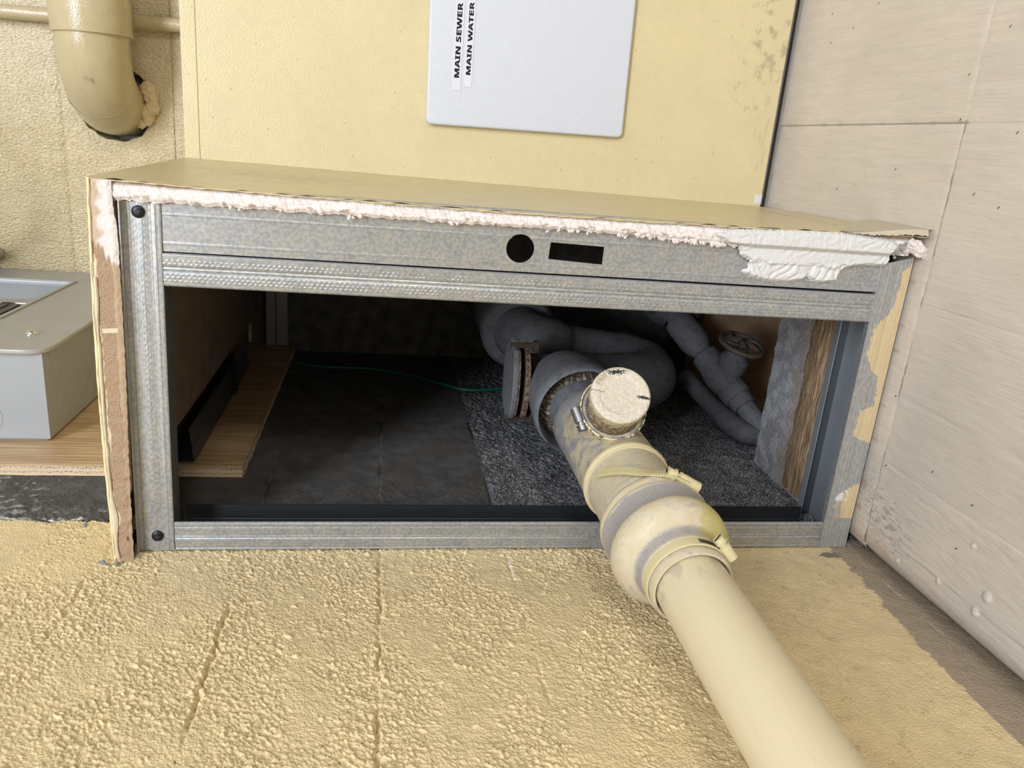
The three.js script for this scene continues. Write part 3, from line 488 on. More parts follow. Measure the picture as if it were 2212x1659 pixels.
// ---------------------------------------------------------------- steel framing
const TH = 0.0009;
function screw(parent, x, y, z) {
  const s = mesh('screw', lathe([[0, 0.0009], [0.0016, 0.0010], [0.003, 0.0007], [0.0040, 0.0001], [0.0043, -0.0009], [0.0038, -0.0014], [0, -0.0014]], 28).rotateX(Math.PI / 2), M.blackScrew, parent);
  s.position.set(x, y, z + 0.0013);
  mesh('cross_recess', [box(-0.0017, 0.0017, -0.0004, 0.0004, 0.0008, 0.0011), box(-0.0004, 0.0004, -0.0017, 0.0017, 0.0008, 0.0011)].map(g => g.rotateZ(0.35)), std({ color: new THREE.Color(0.10, 0.10, 0.11), metalness: 0.7, roughness: 0.3 }), s);
}
{ // left upright
  const t = thing('steel_stud', 'upright galvanised steel stud at the left of the opening with two black screws', 'metal stud', [0, 0.001, 0]);
  const rib = [[0.0009, -0.0003], [0.0012, 0]]; const f = [];
  f.push([0.0004, -0.006], [0.0004, -0.0008], [0.0010, 0]); for (let i = 0; i <= 24; i++) { const x = 0.0014 + i / 24 * 0.0222; f.push([x, -0.0003 * (Math.exp(-(((x - 0.0045) / 0.0008) ** 2)) + Math.exp(-(((x - 0.0205) / 0.0008) ** 2))) - 0.00025 * Math.exp(-(((x - 0.0125) / 0.0022) ** 2))]); } f.push([0.0242, -0.0003], [0.0246, -0.001]);
  const g = uvBox(extr(ribbon(f, TH), 0.259).rotateX(-Math.PI / 2).translate(0, 0, 0)); { const p = g.attributes.position; for (let i = 0; i < p.count; i++) { const h = p.getY(i); p.setX(i, p.getX(i) - 0.0028 * (1 - h / 0.26)); p.setZ(i, p.getZ(i) - TH / 2); } g.computeVertexNormals(); }
  // extrusion runs up: profile (x, y) -> (x, -z)
  const flange = mesh('flange', g, M.zincStud, t); 
  mesh('web', grid(6, 30, (u, v) => { const y = 0.259 * v; return [0.0244 - 0.0028 * (1 - v) - (u > 0.62 ? 0.0009 : 0), y, lerp(-0.0012, -0.025, u), y, u * 0.03]; }), std({ color: new THREE.Color(0.16, 0.165, 0.16), metalness: 0.5, roughness: 0.5, side: THREE.DoubleSide }), t);
  screw(t, 0.0108, 0.2523, 0); screw(t, 0.0106, 0.0124, 0);
}
{ // header: upper stud with knock-outs, its web to the front
  const t = thing('steel_stud', 'wide galvanised steel header stud with a round and a square punched hole', 'metal stud', [0.0247, 0.2268, 0]);
  const y0 = 0.2280, y1 = 0.272, x0 = 0.0247, x1 = 0.5585;
  const sh = new THREE.Shape([new THREE.Vector2(x0, y0), new THREE.Vector2(x1, y0), new THREE.Vector2(x1, y1), new THREE.Vector2(x0, y1)]);
  const c = new THREE.Path(); c.absarc(0.2686, 0.2446, 0.0104, 0, Math.PI * 2, true); sh.holes.push(c);
  const q = new THREE.Path([[0.2905, 0.2507], [0.3312, 0.2498], [0.3310, 0.2364], [0.2898, 0.2382]].reverse().map(p => new THREE.Vector2(...p))); sh.holes.push(q);
  const g = uvBox(new THREE.ExtrudeGeometry(sh, { depth: 0.0008, bevelEnabled: true, bevelSize: 0.0002, bevelThickness: 0.0002, bevelSegments: 1, curveSegments: 40 }).translate(0, 0, -0.0016));
  sub(t, 'web', g, M.zincPlain);
  const ribs = [];
  for (const [y, w] of [[0.2335, 0.0016], [0.2527, 0.0013]]) for (const [a, b] of (y < 0.24 ? [[x0, 0.2628], [0.2744, x1]] : [[x0, 0.2618], [0.2754, x1]])) ribs.push(toCreasedNormals(extr(new THREE.Shape([-1, -0.6, -0.2, 0.2, 0.6, 1].map(k => new THREE.Vector2(k * w, 0.0003 * (1 - k * k)))), b - a).applyMatrix4(new THREE.Matrix4().set(0, 0, 1, a, 1, 0, 0, y, 0, 1, 0, -0.0007, 0, 0, 0, 1)), 0.6));
  sub(t, 'rib', ribs.map(uvBox), M.zincPlain);
  sub(t, 'lower_flange', box(x0, x1, y0, y0 + 0.0009, -0.033, -0.0012), M.shadedSteel);
  sub(t, 'upper_flange', box(x0, x1, 0.2592, 0.2599, -0.033, -0.0016), M.shadedSteel);
}
{ // header: lower track
  const t = thing('steel_track', 'dimpled galvanised steel track along the top of the opening', 'metal track', [0.0247, 0.2035, 0]);
  const prof = []; prof.push([-0.058, 0.0225 - 0.0006], [-0.002, 0.0225 - 0.0006], [-0.0006, 0.0224]); 
  for (let i = 0; i <= 40; i++) { const y = lerp(0.0218, 0.0012, i / 40), e = (c, w) => Math.exp(-(((y - c) / w) ** 2)); prof.push([0.0003 - 0.0009 * e(0.0108, 0.0008) - 0.0006 * e(0.0132, 0.0009) + 0.0002 * e(0.006, 0.004), y]); }
  prof.push([-0.0002, 0.0005], [-0.0012, 0.0002]);
  const g = extr(ribbon(prof, TH), 0.532).rotateY(Math.PI / 2);   // (a, y) with a along -z -> turn
  { const p = g.attributes.position; for (let i = 0; i < p.count; i++) { const l = p.getX(i), a = -p.getZ(i), y = p.getY(i); p.setXYZ(i, l, y - l * 0.0015 + 0.0008, a); } g.computeVertexNormals(); }
  const gg = uvBox(g); { const uv = gg.attributes.uv, p = gg.attributes.position; for (let i = 0; i < uv.count; i++) uv.setY(i, uv.getY(i) + 0.2035 - 0.0008 + p.getX(i) * 0.0015); }
  mesh('channel', gg, M.zincTrack, t);
}
{ // bottom rail
  const t = thing('steel_track', 'galvanised steel bottom track on the floor across the opening', 'metal track', [0.0228, 0, 0]);
  const prof = [[-0.0015, 0.0242], [-0.0004, 0.0240]]; for (let i = 0; i <= 44; i++) { const y = lerp(0.0234, 0.0016, i / 44), e = (c, w) => Math.exp(-(((y - c) / w) ** 2)); prof.push([0.0002 - 0.0005 * e(0.0115, 0.0007) - 0.00035 * e(0.0033, 0.0006) - 0.0003 * e(0.0208, 0.0005) + 0.0004 * e(0.0125, 0.0006), y]); } prof.push([-0.0006, 0.001], [-0.0350, 0.001]);
  const mk = (pf, m, n) => { const g = extr(ribbon(pf, TH), 0.5335).rotateY(Math.PI / 2), p = g.attributes.position; for (let i = 0; i < p.count; i++) p.setXYZ(i, p.getX(i), p.getY(i), -p.getZ(i)); { const ix = g.index; } g.computeVertexNormals(); return mesh(n, uvBox(g), m, t); };
  mk(prof, M.zincRail, 'front_flange');
  mk([[-0.0352, 0.001], [-0.0362, 0.0018], [-0.0362, 0.0085], [-0.0366, 0.0095], [-0.0362, 0.0105], [-0.0362, 0.0215]], M.shadedSteel, 'back_flange');
}
{ // right upright, smeared with cream paint
  const t = thing('steel_stud', 'upright galvanised steel stud at the right wall smeared with cream paint', 'metal stud', [0.557, 0, 0]);
  const edge = y => pw([[0, 1.2], [0.028, 1.15], [0.03, 0.3], [0.044, 0.22], [0.05, 0.3], [0.06, 0.75], [0.064, 1.2], [0.098, 1.15], [0.103, 0.55], [0.106, 0.3], [0.128, 0.36], [0.133, 0.8], [0.158, 0.72], [0.163, 0.45], [0.178, 0.12], [0.2, 0.2], [0.21, 0.55], [0.222, 0.7], [0.245, 0.72], [0.252, 0.95]], y);
  const zincPaint = std({ map: colourTex(256, 1024, 0.028, 0.27, 0.556, -0.005, (x, y) => {
    const u = (x - 0.557) / 0.0255, a = fbm(x * 300, y * 120, 3), v = 0.33 + 0.10 * a + 0.04 * N2(x * 900, y * 6); let c = [v, v * 0.98, v * 0.92];
    const k = u - edge(y) + 0.1 * fbm(x * 260, y * 160, 3) - (y > 0.03 && y < 0.045 ? 0.35 * ss(0.1, 0.4, N2(x * 700, y * 20)) : 0);
    c = mix3(c, [0.62, 0.49, 0.29].map(q => q * (1 + 0.06 * a)), ss(0, 0.03, k));
    if (y > 0.046 && y < 0.062 && u > 0.2 && u < 0.55 + 0.2 * N2(y * 200, x * 200)) c = mix3(c, [0.72, 0.70, 0.69], ss(0.02, 0.12, k + 0.12));
    return c;
  }), metalness: 0.15, roughness: 0.5, bumpMap: greyTex(256, 256, 0.028, 0.028, 0.556, 0, (x, y) => 0.5 + 0.4 * N2(x * 800, y * 8) - 0.3 * dimple(y, x - 0.557, 0.003, [[0.011, 0.0007], [0.015, 0.0007]])), bumpScale: 0.0004 });
  const g = grid(20, 120, (u, v) => { const y = lerp(0.0005, lerp(0.2505, 0.2570, u), v); return [0.557 + 0.0255 * u + 0.0006 * v, y, 0.0003 - 0.0004 * Math.exp(-(((u - 0.55) / 0.05) ** 2)) - 0.0003 * Math.exp(-(((u - 0.2) / 0.03) ** 2)), 0.557 + 0.0255 * u, y]; }); g.index.array.reverse(); g.computeVertexNormals();
  sub(t, 'flange', g, zincPaint);
  sub(t, 'edge_fold', rbox(0.5566, 0.5574, 0.0005, 0.2505, -0.0045, 0.0006, 0.0003), M.zincPlain);
  const steel = std({ color: new THREE.Color(0.42, 0.45, 0.48), metalness: 0.6, roughness: 0.35, bumpMap: M.zincPlain.bumpMap, bumpScale: 0.0005 });
  sub(t, 'web', grid(24, 40, (u, v) => { const y = 0.001 + 0.25 * v, z = lerp(-0.0005, -0.0645, u); return [0.5835 - 0.0009 * Math.exp(-(((z + 0.034) / 0.003) ** 2)), y, z, z, y]; }, false), std({ color: steel.color, metalness: 0.6, roughness: 0.35, side: THREE.DoubleSide, bumpMap: steel.bumpMap, bumpScale: 0.0005 }));
  sub(t, 'rear_flange', [box(0.5715, 0.5835, 0.001, 0.25, -0.0654, -0.0645)], std({ color: new THREE.Color(0.10, 0.11, 0.12), metalness: 0.6, roughness: 0.35 }));  // same stud steel, coloured darker for the shade behind the front flange
  sub(t, 'rear_lip', box(0.5708, 0.5717, 0.001, 0.25, -0.0656, -0.058), steel);
}

// ---------------------------------------------------------------- white access cover with two printed tapes
{
  const t = thing('access_cover', 'white plastic access cover with MAIN SEWER and MAIN WATER tapes on the yellow panel', 'access panel', [0.2093, 0.3277, -0.262]);
  t.rotation.z = 0.0165;                                                    // hangs a touch crooked
  const cs = new THREE.Shape(), cw = 0.2015, ch = 0.32, cr = 0.006, b = 0.0024; cs.moveTo(cr, b); cs.lineTo(cw - cr, b); cs.quadraticCurveTo(cw - b, b, cw - b, cr); cs.lineTo(cw - b, ch - cr); cs.quadraticCurveTo(cw - b, ch - b, cw - cr, ch - b); cs.lineTo(cr, ch - b); cs.quadraticCurveTo(b, ch - b, b, ch - cr); cs.lineTo(b, cr); cs.quadraticCurveTo(b, b, cr, b);
  mesh('cover', uvBox(toCreasedNormals(new THREE.ExtrudeGeometry(cs, { depth: 0.0022, bevelEnabled: true, bevelSize: b, bevelThickness: b, bevelSegments: 6, curveSegments: 10 }).translate(0, 0, b), 0.6)), M.white, t);
  const tape = (txt, u0, v0, w, len, tilt) => {
    const cv = document.createElement('canvas'); cv.width = 1024; cv.height = 96; const x = cv.getContext('2d');
    x.fillStyle = '#d3d5de'; x.fillRect(0, 0, 1024, 96); x.fillStyle = '#0a0a12'; x.textBaseline = 'middle'; x.font = 'bold 70px sans-serif';
    const tw = x.measureText(txt).width; x.save(); x.translate(120, 50); x.scale(760 / tw, 1); x.lineWidth = 3.5; x.strokeStyle = '#0a0a12'; x.strokeText(txt, 0, 0); x.fillText(txt, 0, 0); x.restore();
    const tx = new THREE.CanvasTexture(cv); tx.colorSpace = THREE.SRGBColorSpace;
    const g = new THREE.BoxGeometry(len, w, 0.0003); { const uv = g.attributes.uv, p = g.attributes.position; for (let i = 0; i < uv.count; i++) uv.setXY(i, p.getX(i) / len + 0.5, p.getY(i) / w + 0.5); }
    const m = mesh('label_tape', g, std({ map: tx, roughness: 0.35 }), t); m.rotation.z = Math.PI / 2 + tilt; m.position.set(u0, v0 + len / 2, 0.0073); m.userData.label = 'tape printed ' + txt;
  };
  tape('MAIN SEWER', 0.0284, 0.0335, 0.0088, 0.0905, -0.012); tape('MAIN WATER', 0.0395, 0.0372, 0.0080, 0.0880, -0.012);
  for (const [x, y] of [[0.0284, 0.026], [0.0402, 0.0285]]) mesh('clear_tape', new THREE.BoxGeometry(0.0094, 0.03, 0.0002).translate(x, y + 0.012, 0.0070), std({ color: new THREE.Color(0.60, 0.615, 0.665), roughness: 0.3 }), t);
}
// ---------------------------------------------------------------- waste pipe elbow into the back wall, conduit behind it
{
  const cx = -0.178, cy = 0.324, zc = -0.503;
  const t = thing('waste_pipe', 'cream painted plastic waste pipe with elbow turning into the hole in the back wall', 'pipe', [cx, cy, -0.575]);
  const r = 0.0400, br = 0.072;                                         // pipe and bend radius
  const pts = [], rad = []; for (let i = 0; i <= 12; i++) { const a = i / 12 * Math.PI / 2; pts.push([cx + 0.004 * (1 - i / 12) , cy + br * Math.cos(a) * 0 + (cy * 0) + (br - br * Math.sin(a)) , zc - br + br * Math.cos(a)]); rad.push(r); }
  pts.unshift([cx + 0.006, cy + br + 0.03, zc]); rad.unshift(r); pts.push([cx, cy, zc - br - 0.05]); rad.push(r);
  sub(t, 'elbow', sweep(pts, rad, 70, 48, false), M.beige);
  const seam = []; for (let i = 3; i <= 9; i++) { const a = i / 12 * Math.PI / 2; }
  const hub = lathe([[r - 0.002, 0], [0.0432, 0.0008], [0.0437, 0.003], [0.0437, 0.040], [0.0432, 0.0415], [0.0405, 0.042]], 64, 0.04); hub.rotateZ(0.02); hub.translate(cx + 0.0045, cy + br + 0.0005, zc);
  sub(t, 'socket', hub, M.beige);
  const up = lathe([[0.0405, 0], [0.0405, 0.9]], 48, 0.04); up.rotateZ(0.02); up.translate(cx + 0.004, cy + br + 0.042, zc); sub(t, 'pipe', up, M.beige);
  const ridge = new THREE.TorusGeometry(r + 0.0001, 0.0006, 8, 64); ridge.rotateX(-0.62); { const a = 0.95; ridge.translate(cx + 0.001, cy + br - br * Math.sin(a), zc - br + br * Math.cos(a)); } sub(t, 'mould_seam', ridge, M.beige);
  const drip = new THREE.ConeGeometry(0.0022, 0.005, 6); drip.rotateZ(1.2); drip.rotateX(0.6); { drip.translate(cx + 0.004, cy + 0.024, zc + 0.0355); } sub(t, 'paint_drip', drip, M.beige);
  const blobs = []; for (const [x, y, z, s] of [[-0.1335, 0.343, -0.571, 0.0135], [-0.1305, 0.334, -0.5705, 0.0125], [-0.129, 0.3225, -0.57, 0.0125], [-0.1375, 0.3165, -0.568, 0.011], [-0.136, 0.307, -0.57, 0.0095], [-0.1435, 0.302, -0.5705, 0.0085], [-0.133, 0.3105, -0.5725, 0.008]]) { const g = new THREE.IcosahedronGeometry(s, 4), p = g.attributes.position; for (let i = 0; i < p.count; i++) { const k = 1 + 0.13 * N3(p.getX(i) * 130 + x * 999, p.getY(i) * 130, p.getZ(i) * 130) + 0.05 * N3(p.getX(i) * 500, p.getY(i) * 500, p.getZ(i) * 500); p.setXYZ(i, p.getX(i) * k * 0.72, p.getY(i) * k * 0.85, p.getZ(i) * k * 0.75); } g.computeVertexNormals(); g.translate(x, y, z); blobs.push(mergeVertices(g)); }
  sub(t, 'foam_sealant', blobs, M.foam, 'lumpy tan foam sealant');
  const c = thing('conduit', 'thin cream painted conduit running along the back wall behind the waste pipe', 'conduit', [-0.44, 0.42, -0.566]);
  sub(c, 'tube', sweep([[-0.7, 0.416, -0.563], [-0.45, 0.4175, -0.563], [-0.24, 0.4195, -0.5635], [-0.11, 0.423, -0.564], [-0.01, 0.424, -0.566]], [0.0085, 0.0085, 0.0085, 0.0085, 0.0085], 50, 24), M.beige);
}
// ---------------------------------------------------------------- plywood sheet
{
  const t = thing('plywood_sheet', 'thin plywood sheet with laminated edge running under the grey breaker box into the opening', 'plywood', [-0.2, 0, -0.35]);
  const ys = [0.0004, 0.0026, 0.0048, 0.0068, 0.0092, 0.0114], ms = [M.plyLight, M.plyDark, M.plyLight, M.plyDark, M.plyTop];
  for (let i = 0; i < 5; i++) {
    const e = i % 2 ? -0.0005 : 0;
    const sh = new THREE.Shape(); sh.moveTo(-0.7, 0.134 + e); 
    for (let k = 0; k <= 60; k++) sh.lineTo(lerp(-0.7, 0.0492 + e, k / 60), -(-0.1335 + e) + 0.0004 * N2(k * 0.7, i * 3));
    for (let k = 0; k <= 60; k++) sh.lineTo(0.0495 + e + 0.0007 * N2(k * 0.5, i * 5 + 9) - (k > 57 && i === 4 ? 0.001 : 0), lerp(0.1335, 0.573, k / 60));
    sh.lineTo(-0.7, 0.573);
    const g = new THREE.ExtrudeGeometry(sh, { depth: ys[i + 1] - ys[i], bevelEnabled: false }).rotateX(-Math.PI / 2).translate(0, ys[i], 0);
    sub(t, 'ply_layer', uvBox(g), ms[i]);
  }
}
// ---------------------------------------------------------------- breaker box
{
  const t = thing('breaker_box', 'grey electrical breaker box lying on the plywood left of the opening', 'breaker box', [-0.28, 0.0114, -0.38]);
  const x1 = -0.1335, x0 = -0.43, z1 = -0.1855, z0 = -0.56, y0 = 0.0135, y1 = 0.099;
  const rim = new THREE.Shape([[x0 + 0.001, -z0 - 0.001], [x0 + 0.001, -z1 + 0.001], [x1 - 0.001, -z1 + 0.001], [x1 - 0.001, -z0 - 0.001]].map(p => new THREE.Vector2(...p))), well = new THREE.Path([[x0 + 0.004, -z0 - 0.004], [x1 - 0.004, -z0 - 0.004], [x1 - 0.004, -z1 + 0.004], [x0 + 0.004, -z1 + 0.004]].map(p => new THREE.Vector2(...p))); rim.holes.push(well);
  sub(t, 'body', [uvBox(new THREE.ExtrudeGeometry(rim, { depth: y1 - y0 - 0.002, bevelEnabled: true, bevelSize: 0.001, bevelThickness: 0.001, bevelSegments: 3 }).rotateX(-Math.PI / 2).translate(0, y0 + 0.001, 0)), box(x0 + 0.003, x1 - 0.003, 0.0145, 0.0893, z0 + 0.003, z1 - 0.003), box(x0 + 0.004, x1 - 0.004, 0.0114, 0.0146, z0 + 0.004, z1 - 0.004)], M.boxGrey);
  // knock-outs: shallow pressed rings
  const ring = (x, y, z, r, ax, w = 0.0004) => { const g = new THREE.TorusGeometry(r, w, 6, 40); if (ax === 'x') g.rotateY(Math.PI / 2); g.translate(x, y, z); return g; };
  for (const [y, z, r] of [[0.036, -0.222, 0.0115], [0.037, -0.252, 0.0115], [0.037, -0.287, 0.0125], [0.083, -0.206, 0.013], [0.078, -0.228, 0.018]]) sub(t, 'knockout', [ring(x1 - 0.0001, y, z, r, 'x'), ring(x1 - 0.0001, y, z, r * 0.62, 'x')], M.boxGrey);
  sub(t, 'knockout', [ring(-0.1925, 0.035, z1, 0.0135, 'z', 0.0006), ring(-0.1925, 0.035, z1, 0.0195, 'z', 0.0004)], M.boxGrey);
  sub(t, 'side_plate', [rbox(x1 - 0.0005, x1 + 0.0008, 0.046, 0.1, -0.42, -0.3085, 0.0005)], M.boxGrey);
  // cover with rounded corners, a raised lip and a window in it
  const sh = new THREE.Shape(); const a0 = -0.437, a1 = -0.1285, b0 = 0.1805, b1 = 0.562, rr = 0.02;   // (x, -z)
  sh.moveTo(a0 + rr, b0); sh.lineTo(a1 - rr, b0); sh.quadraticCurveTo(a1, b0, a1, b0 + rr); sh.lineTo(a1, b1 - rr); sh.quadraticCurveTo(a1, b1, a1 - rr, b1); sh.lineTo(a0 + rr, b1); sh.quadraticCurveTo(a0, b1, a0, b1 - rr); sh.lineTo(a0, b0 + rr); sh.quadraticCurveTo(a0, b0, a0 + rr, b0);
  const win = (m) => { const p = new THREE.Path(), c0 = -0.37 - m, c1 = -0.2155 + m, d0 = 0.272 - m, d1 = 0.492 + m, q = 0.03; p.moveTo(c0, d1); p.lineTo(c1, d1); p.lineTo(c1, d0 + q); p.quadraticCurveTo(c1, d0, c1 - q, d0); p.lineTo(c0, d0); p.lineTo(c0, d1); return p; };
  sh.holes.push(win(0));
  sub(t, 'cover', uvBox(new THREE.ExtrudeGeometry(sh, { depth: 0.0022, bevelEnabled: true, bevelSize: 0.0012, bevelThickness: 0.0012, bevelSegments: 3, curveSegments: 16 }).rotateX(-Math.PI / 2).translate(0, 0.0994, 0)), M.boxCover);
  const lipS = new THREE.Shape(win(0.004).getPoints(12)); lipS.holes.push(new THREE.Path(win(0.0005).getPoints(12)));
  sub(t, 'window_lip', uvBox(new THREE.ExtrudeGeometry(lipS, { depth: 0.0012, bevelEnabled: true, bevelSize: 0.0006, bevelThickness: 0.0006, bevelSegments: 2 }).rotateX(-Math.PI / 2).translate(0, 0.1026, 0)), M.boxCover);
  // sunk panel inside the window: glossy rear slope with a reflection painted in blue, grey flat with the breaker slot
  const gl = std({ color: new THREE.Color(0.36, 0.42, 0.52), roughness: 0.12, metalness: 0.2 });
  sub(t, 'door', [grid(2, 2, (u, v) => [lerp(-0.372, -0.214, u), lerp(0.0905, 0.1000, v), lerp(-0.437, -0.492, v), u, v], true), box(-0.372, -0.214, 0.0895, 0.0905, -0.494, -0.27)], gl);
  sub(t, 'breaker_plate', box(-0.372, -0.2145, 0.0905, 0.0914, -0.436, -0.272), M.boxCover);
  sub(t, 'slot_edge', [box(-0.31, -0.2352, 0.0914, 0.0926, -0.4105, -0.4090), box(-0.2362, -0.2352, 0.0914, 0.0920, -0.41, -0.345)], M.chrome);
  sub(t, 'breaker', [box(-0.31, -0.2365, 0.0914, 0.0919, -0.409, -0.345)], M.black);
  for (let i = 0; i < 4; i++) sub(t, 'breaker_rib', rbox(-0.246 - i * 0.012, -0.2395 - i * 0.012, 0.0915, 0.0932, -0.4, -0.352, 0.0006), std({ color: new THREE.Color(0.05, 0.05, 0.055), roughness: 0.35 }));
  sub(t, 'switch_lever', rbox(-0.2745, -0.2615, 0.0915, 0.1075, -0.389, -0.375, 0.0015), M.black);
  sub(t, 'screw', lathe([[0, 0.0040], [0.0022, 0.0036], [0.0042, 0.0020], [0.0050, 0.0004], [0.0062, 0.0002], [0.0062, -0.0006], [0, -0.0006]], 28).translate(-0.1615, 0.1034, -0.2365), M.chrome);
}
{ // two cables that leave the wall at the left edge of the picture and arch out towards the room
  const m = std({ color: new THREE.Color(0.42, 0.41, 0.4), roughness: 0.4 }), w = n => n.map(() => 0.0082);
  const a = [[-0.336, 0.122, -0.576], [-0.3335, 0.122, -0.560], [-0.3365, 0.137, -0.52], [-0.342, 0.165, -0.45], [-0.352, 0.20, -0.38], [-0.39, 0.28, -0.33], [-0.5, 0.4, -0.36], [-0.6, 0.5, -0.576]];
  const t = thing('cable', 'grey sheathed cable leaving the back wall above the breaker box at the left', 'cable', [-0.335, 0.12, -0.575]); sub(t, 'sheath', sweep(a, w(a), 90, 20), m);
  const b = [[-0.353, 0.118, -0.576], [-0.351, 0.117, -0.555], [-0.356, 0.126, -0.52], [-0.37, 0.145, -0.46], [-0.40, 0.18, -0.40], [-0.46, 0.25, -0.38], [-0.6, 0.3, -0.40], [-0.7, 0.35, -0.576]];
  const u = thing('cable', 'second grey cable from the back wall, left of the first one', 'cable', [-0.352, 0.117, -0.575]); sub(u, 'sheath', sweep(b, w(b), 90, 20), m);
}
// ---------------------------------------------------------------- loose steel inside the box at the left
{
  const dk = std({ color: new THREE.Color(0.10, 0.105, 0.11), metalness: 0.6, roughness: 0.4 });
  const t = thing('steel_track', 'short steel channel lying on the plywood inside the opening at the left', 'metal track', [0, 0.0114, -0.14]);
  const pf = [[-0.034, 0.0125], [0.0040, 0.0125], [0.0052, 0.0128], [0.0056, 0.0140], [0.0042, 0.0258], [0.0048, 0.0272], [0.0040, 0.0285], [0.0026, 0.0432], [0.0012, 0.0440]];
  sub(t, 'channel', uvBox(extr(ribbon(pf, 0.0009), 0.30).translate(0, 0, -0.44)), dk);
  const t2 = thing('steel_track', 'dark steel rail along the foot of the inner left board', 'metal track', [-0.01, 0.0114, -0.1]);
  sub(t2, 'rail', uvBox(extr(ribbon([[-0.0145, 0.0430], [-0.0150, 0.0540], [-0.0140, 0.0548], [-0.0060, 0.0556]], 0.0009), 0.47).translate(0, 0, -0.57)), dk);
  const t3 = thing('steel_clip', 'small dark steel clip on the channel inside the opening', 'metal clip', [-0.01, 0.0124, -0.30]);
  sub(t3, 'clip', uvBox(extr(ribbon([[-0.034, 0.012], [-0.034, 0.049], [0.0068, 0.049], [0.0078, 0.0475], [0.0088, 0.016]], 0.001), 0.02).translate(0, 0, -0.345)), M.black);
  sub(t3, 'paper_scrap', grid(4, 8, (u, v) => [-0.021 + 0.006 * u, 0.030 + 0.02 * v, -0.2925 + 0.002 * N2(u * 4, v * 4), u * .01, v * .02], true), std({ color: new THREE.Color(0.5, 0.36, 0.22), roughness: 0.9, side: THREE.DoubleSide }));
  const t4 = thing('steel_stud', 'dim steel stud standing against the rear wall inside the opening', 'metal stud', [0.028, 0.0114, -0.566]);
  sub(t4, 'stud', uvBox(extr(ribbon([[0.010, -0.574], [0.010, -0.562], [0.011, -0.561], [0.0225, -0.561], [0.024, -0.5625], [0.0255, -0.561], [0.040, -0.561], [0.041, -0.562], [0.041, -0.574]].map(p => [p[0], -p[1]]), 0.0009), 0.245).rotateX(-Math.PI / 2).translate(0, 0.0118, 0)), std({ color: new THREE.Color(0.34, 0.35, 0.37), metalness: 0.7, roughness: 0.35 }));
}
// ---------------------------------------------------------------- the drain line: everything turns about one sloping axis
const AX = { o: V(0.36928, 0.06508, 0), d: V(0.02892, -0.07198, 0.99699).normalize(), rt: V(0.99958, 0, -0.029).normalize() };
AX.up = AX.d.clone().cross(AX.rt).normalize();
const axQ = new THREE.Quaternion().setFromRotationMatrix(new THREE.Matrix4().makeBasis(AX.rt, AX.d, AX.up.clone().negate()));
function axThing(name, label, cat, t0) { const t = thing(name, label, cat, AX.o.clone().addScaledVector(AX.d, t0).toArray()); t.quaternion.copy(axQ); return t; }
const cylPt = (r, phi, tt, t0) => V(r * Math.sin(phi), tt - t0, r * Math.cos(phi));
function clampBand(parent, name, r, t, w, m) { return mesh(name, lathe([[r, t], [r + 0.0009, t + 0.0003], [r + 0.0011, t + 0.0012], [r + 0.0008, t + w / 2], [r + 0.0011, t + w - 0.0012], [r + 0.0009, t + w - 0.0003], [r, t + w]], 72), m, parent); }
function screwHousing(parent, from, to, m, r = 0.0042) {            // worm housing with slotted hex head
  const d = to.clone().sub(from), L = d.length(), g = [];
  const b = new THREE.CylinderGeometry(r * 1.0, r * 1.05, L * 0.62, 20).translate(0, L * 0.66, 0), n = new THREE.CylinderGeometry(r * 0.72, r * 0.72, L * 0.2, 16).translate(0, L * 0.26, 0);
  const q = new THREE.Quaternion().setFromUnitVectors(V(0, 1, 0), d.clone().normalize());
  const fix = x => { x.applyQuaternion(q); x.translate(from.x, from.y, from.z); return x; };
  const h = mesh('screw_housing', [b, n].map(fix), m, parent);
  const hex = new THREE.CylinderGeometry(r * 1.0, r * 1.0, L * 0.2, 6).translate(0, L * 0.1, 0), fl = new THREE.CylinderGeometry(r * 1.12, r * 1.12, L * 0.03, 20).translate(0, L * 0.21, 0);
  mesh('hex_head', [hex, fl].map(fix), m, h); mesh('slot', fix(new THREE.BoxGeometry(r * 1.7, L * 0.03, r * 0.35).translate(0, -L * 0.002, 0)), M.black, h);
  return h;
}
{ // long pipe
  const t0 = 0.118, t = axThing('drain_pipe', 'cream painted plastic drain pipe running from the rubber coupling towards the viewer', 'pipe', t0);
  mesh('pipe', lathe([[0.021, 0], [0.0241, 0.0], [0.0241, 0.15], [0.0241, 0.30], [0.0241, 0.44], [0.021, 0.44], [0.021, 0]], 72, 0.0241), M.creamPipe, t);
}
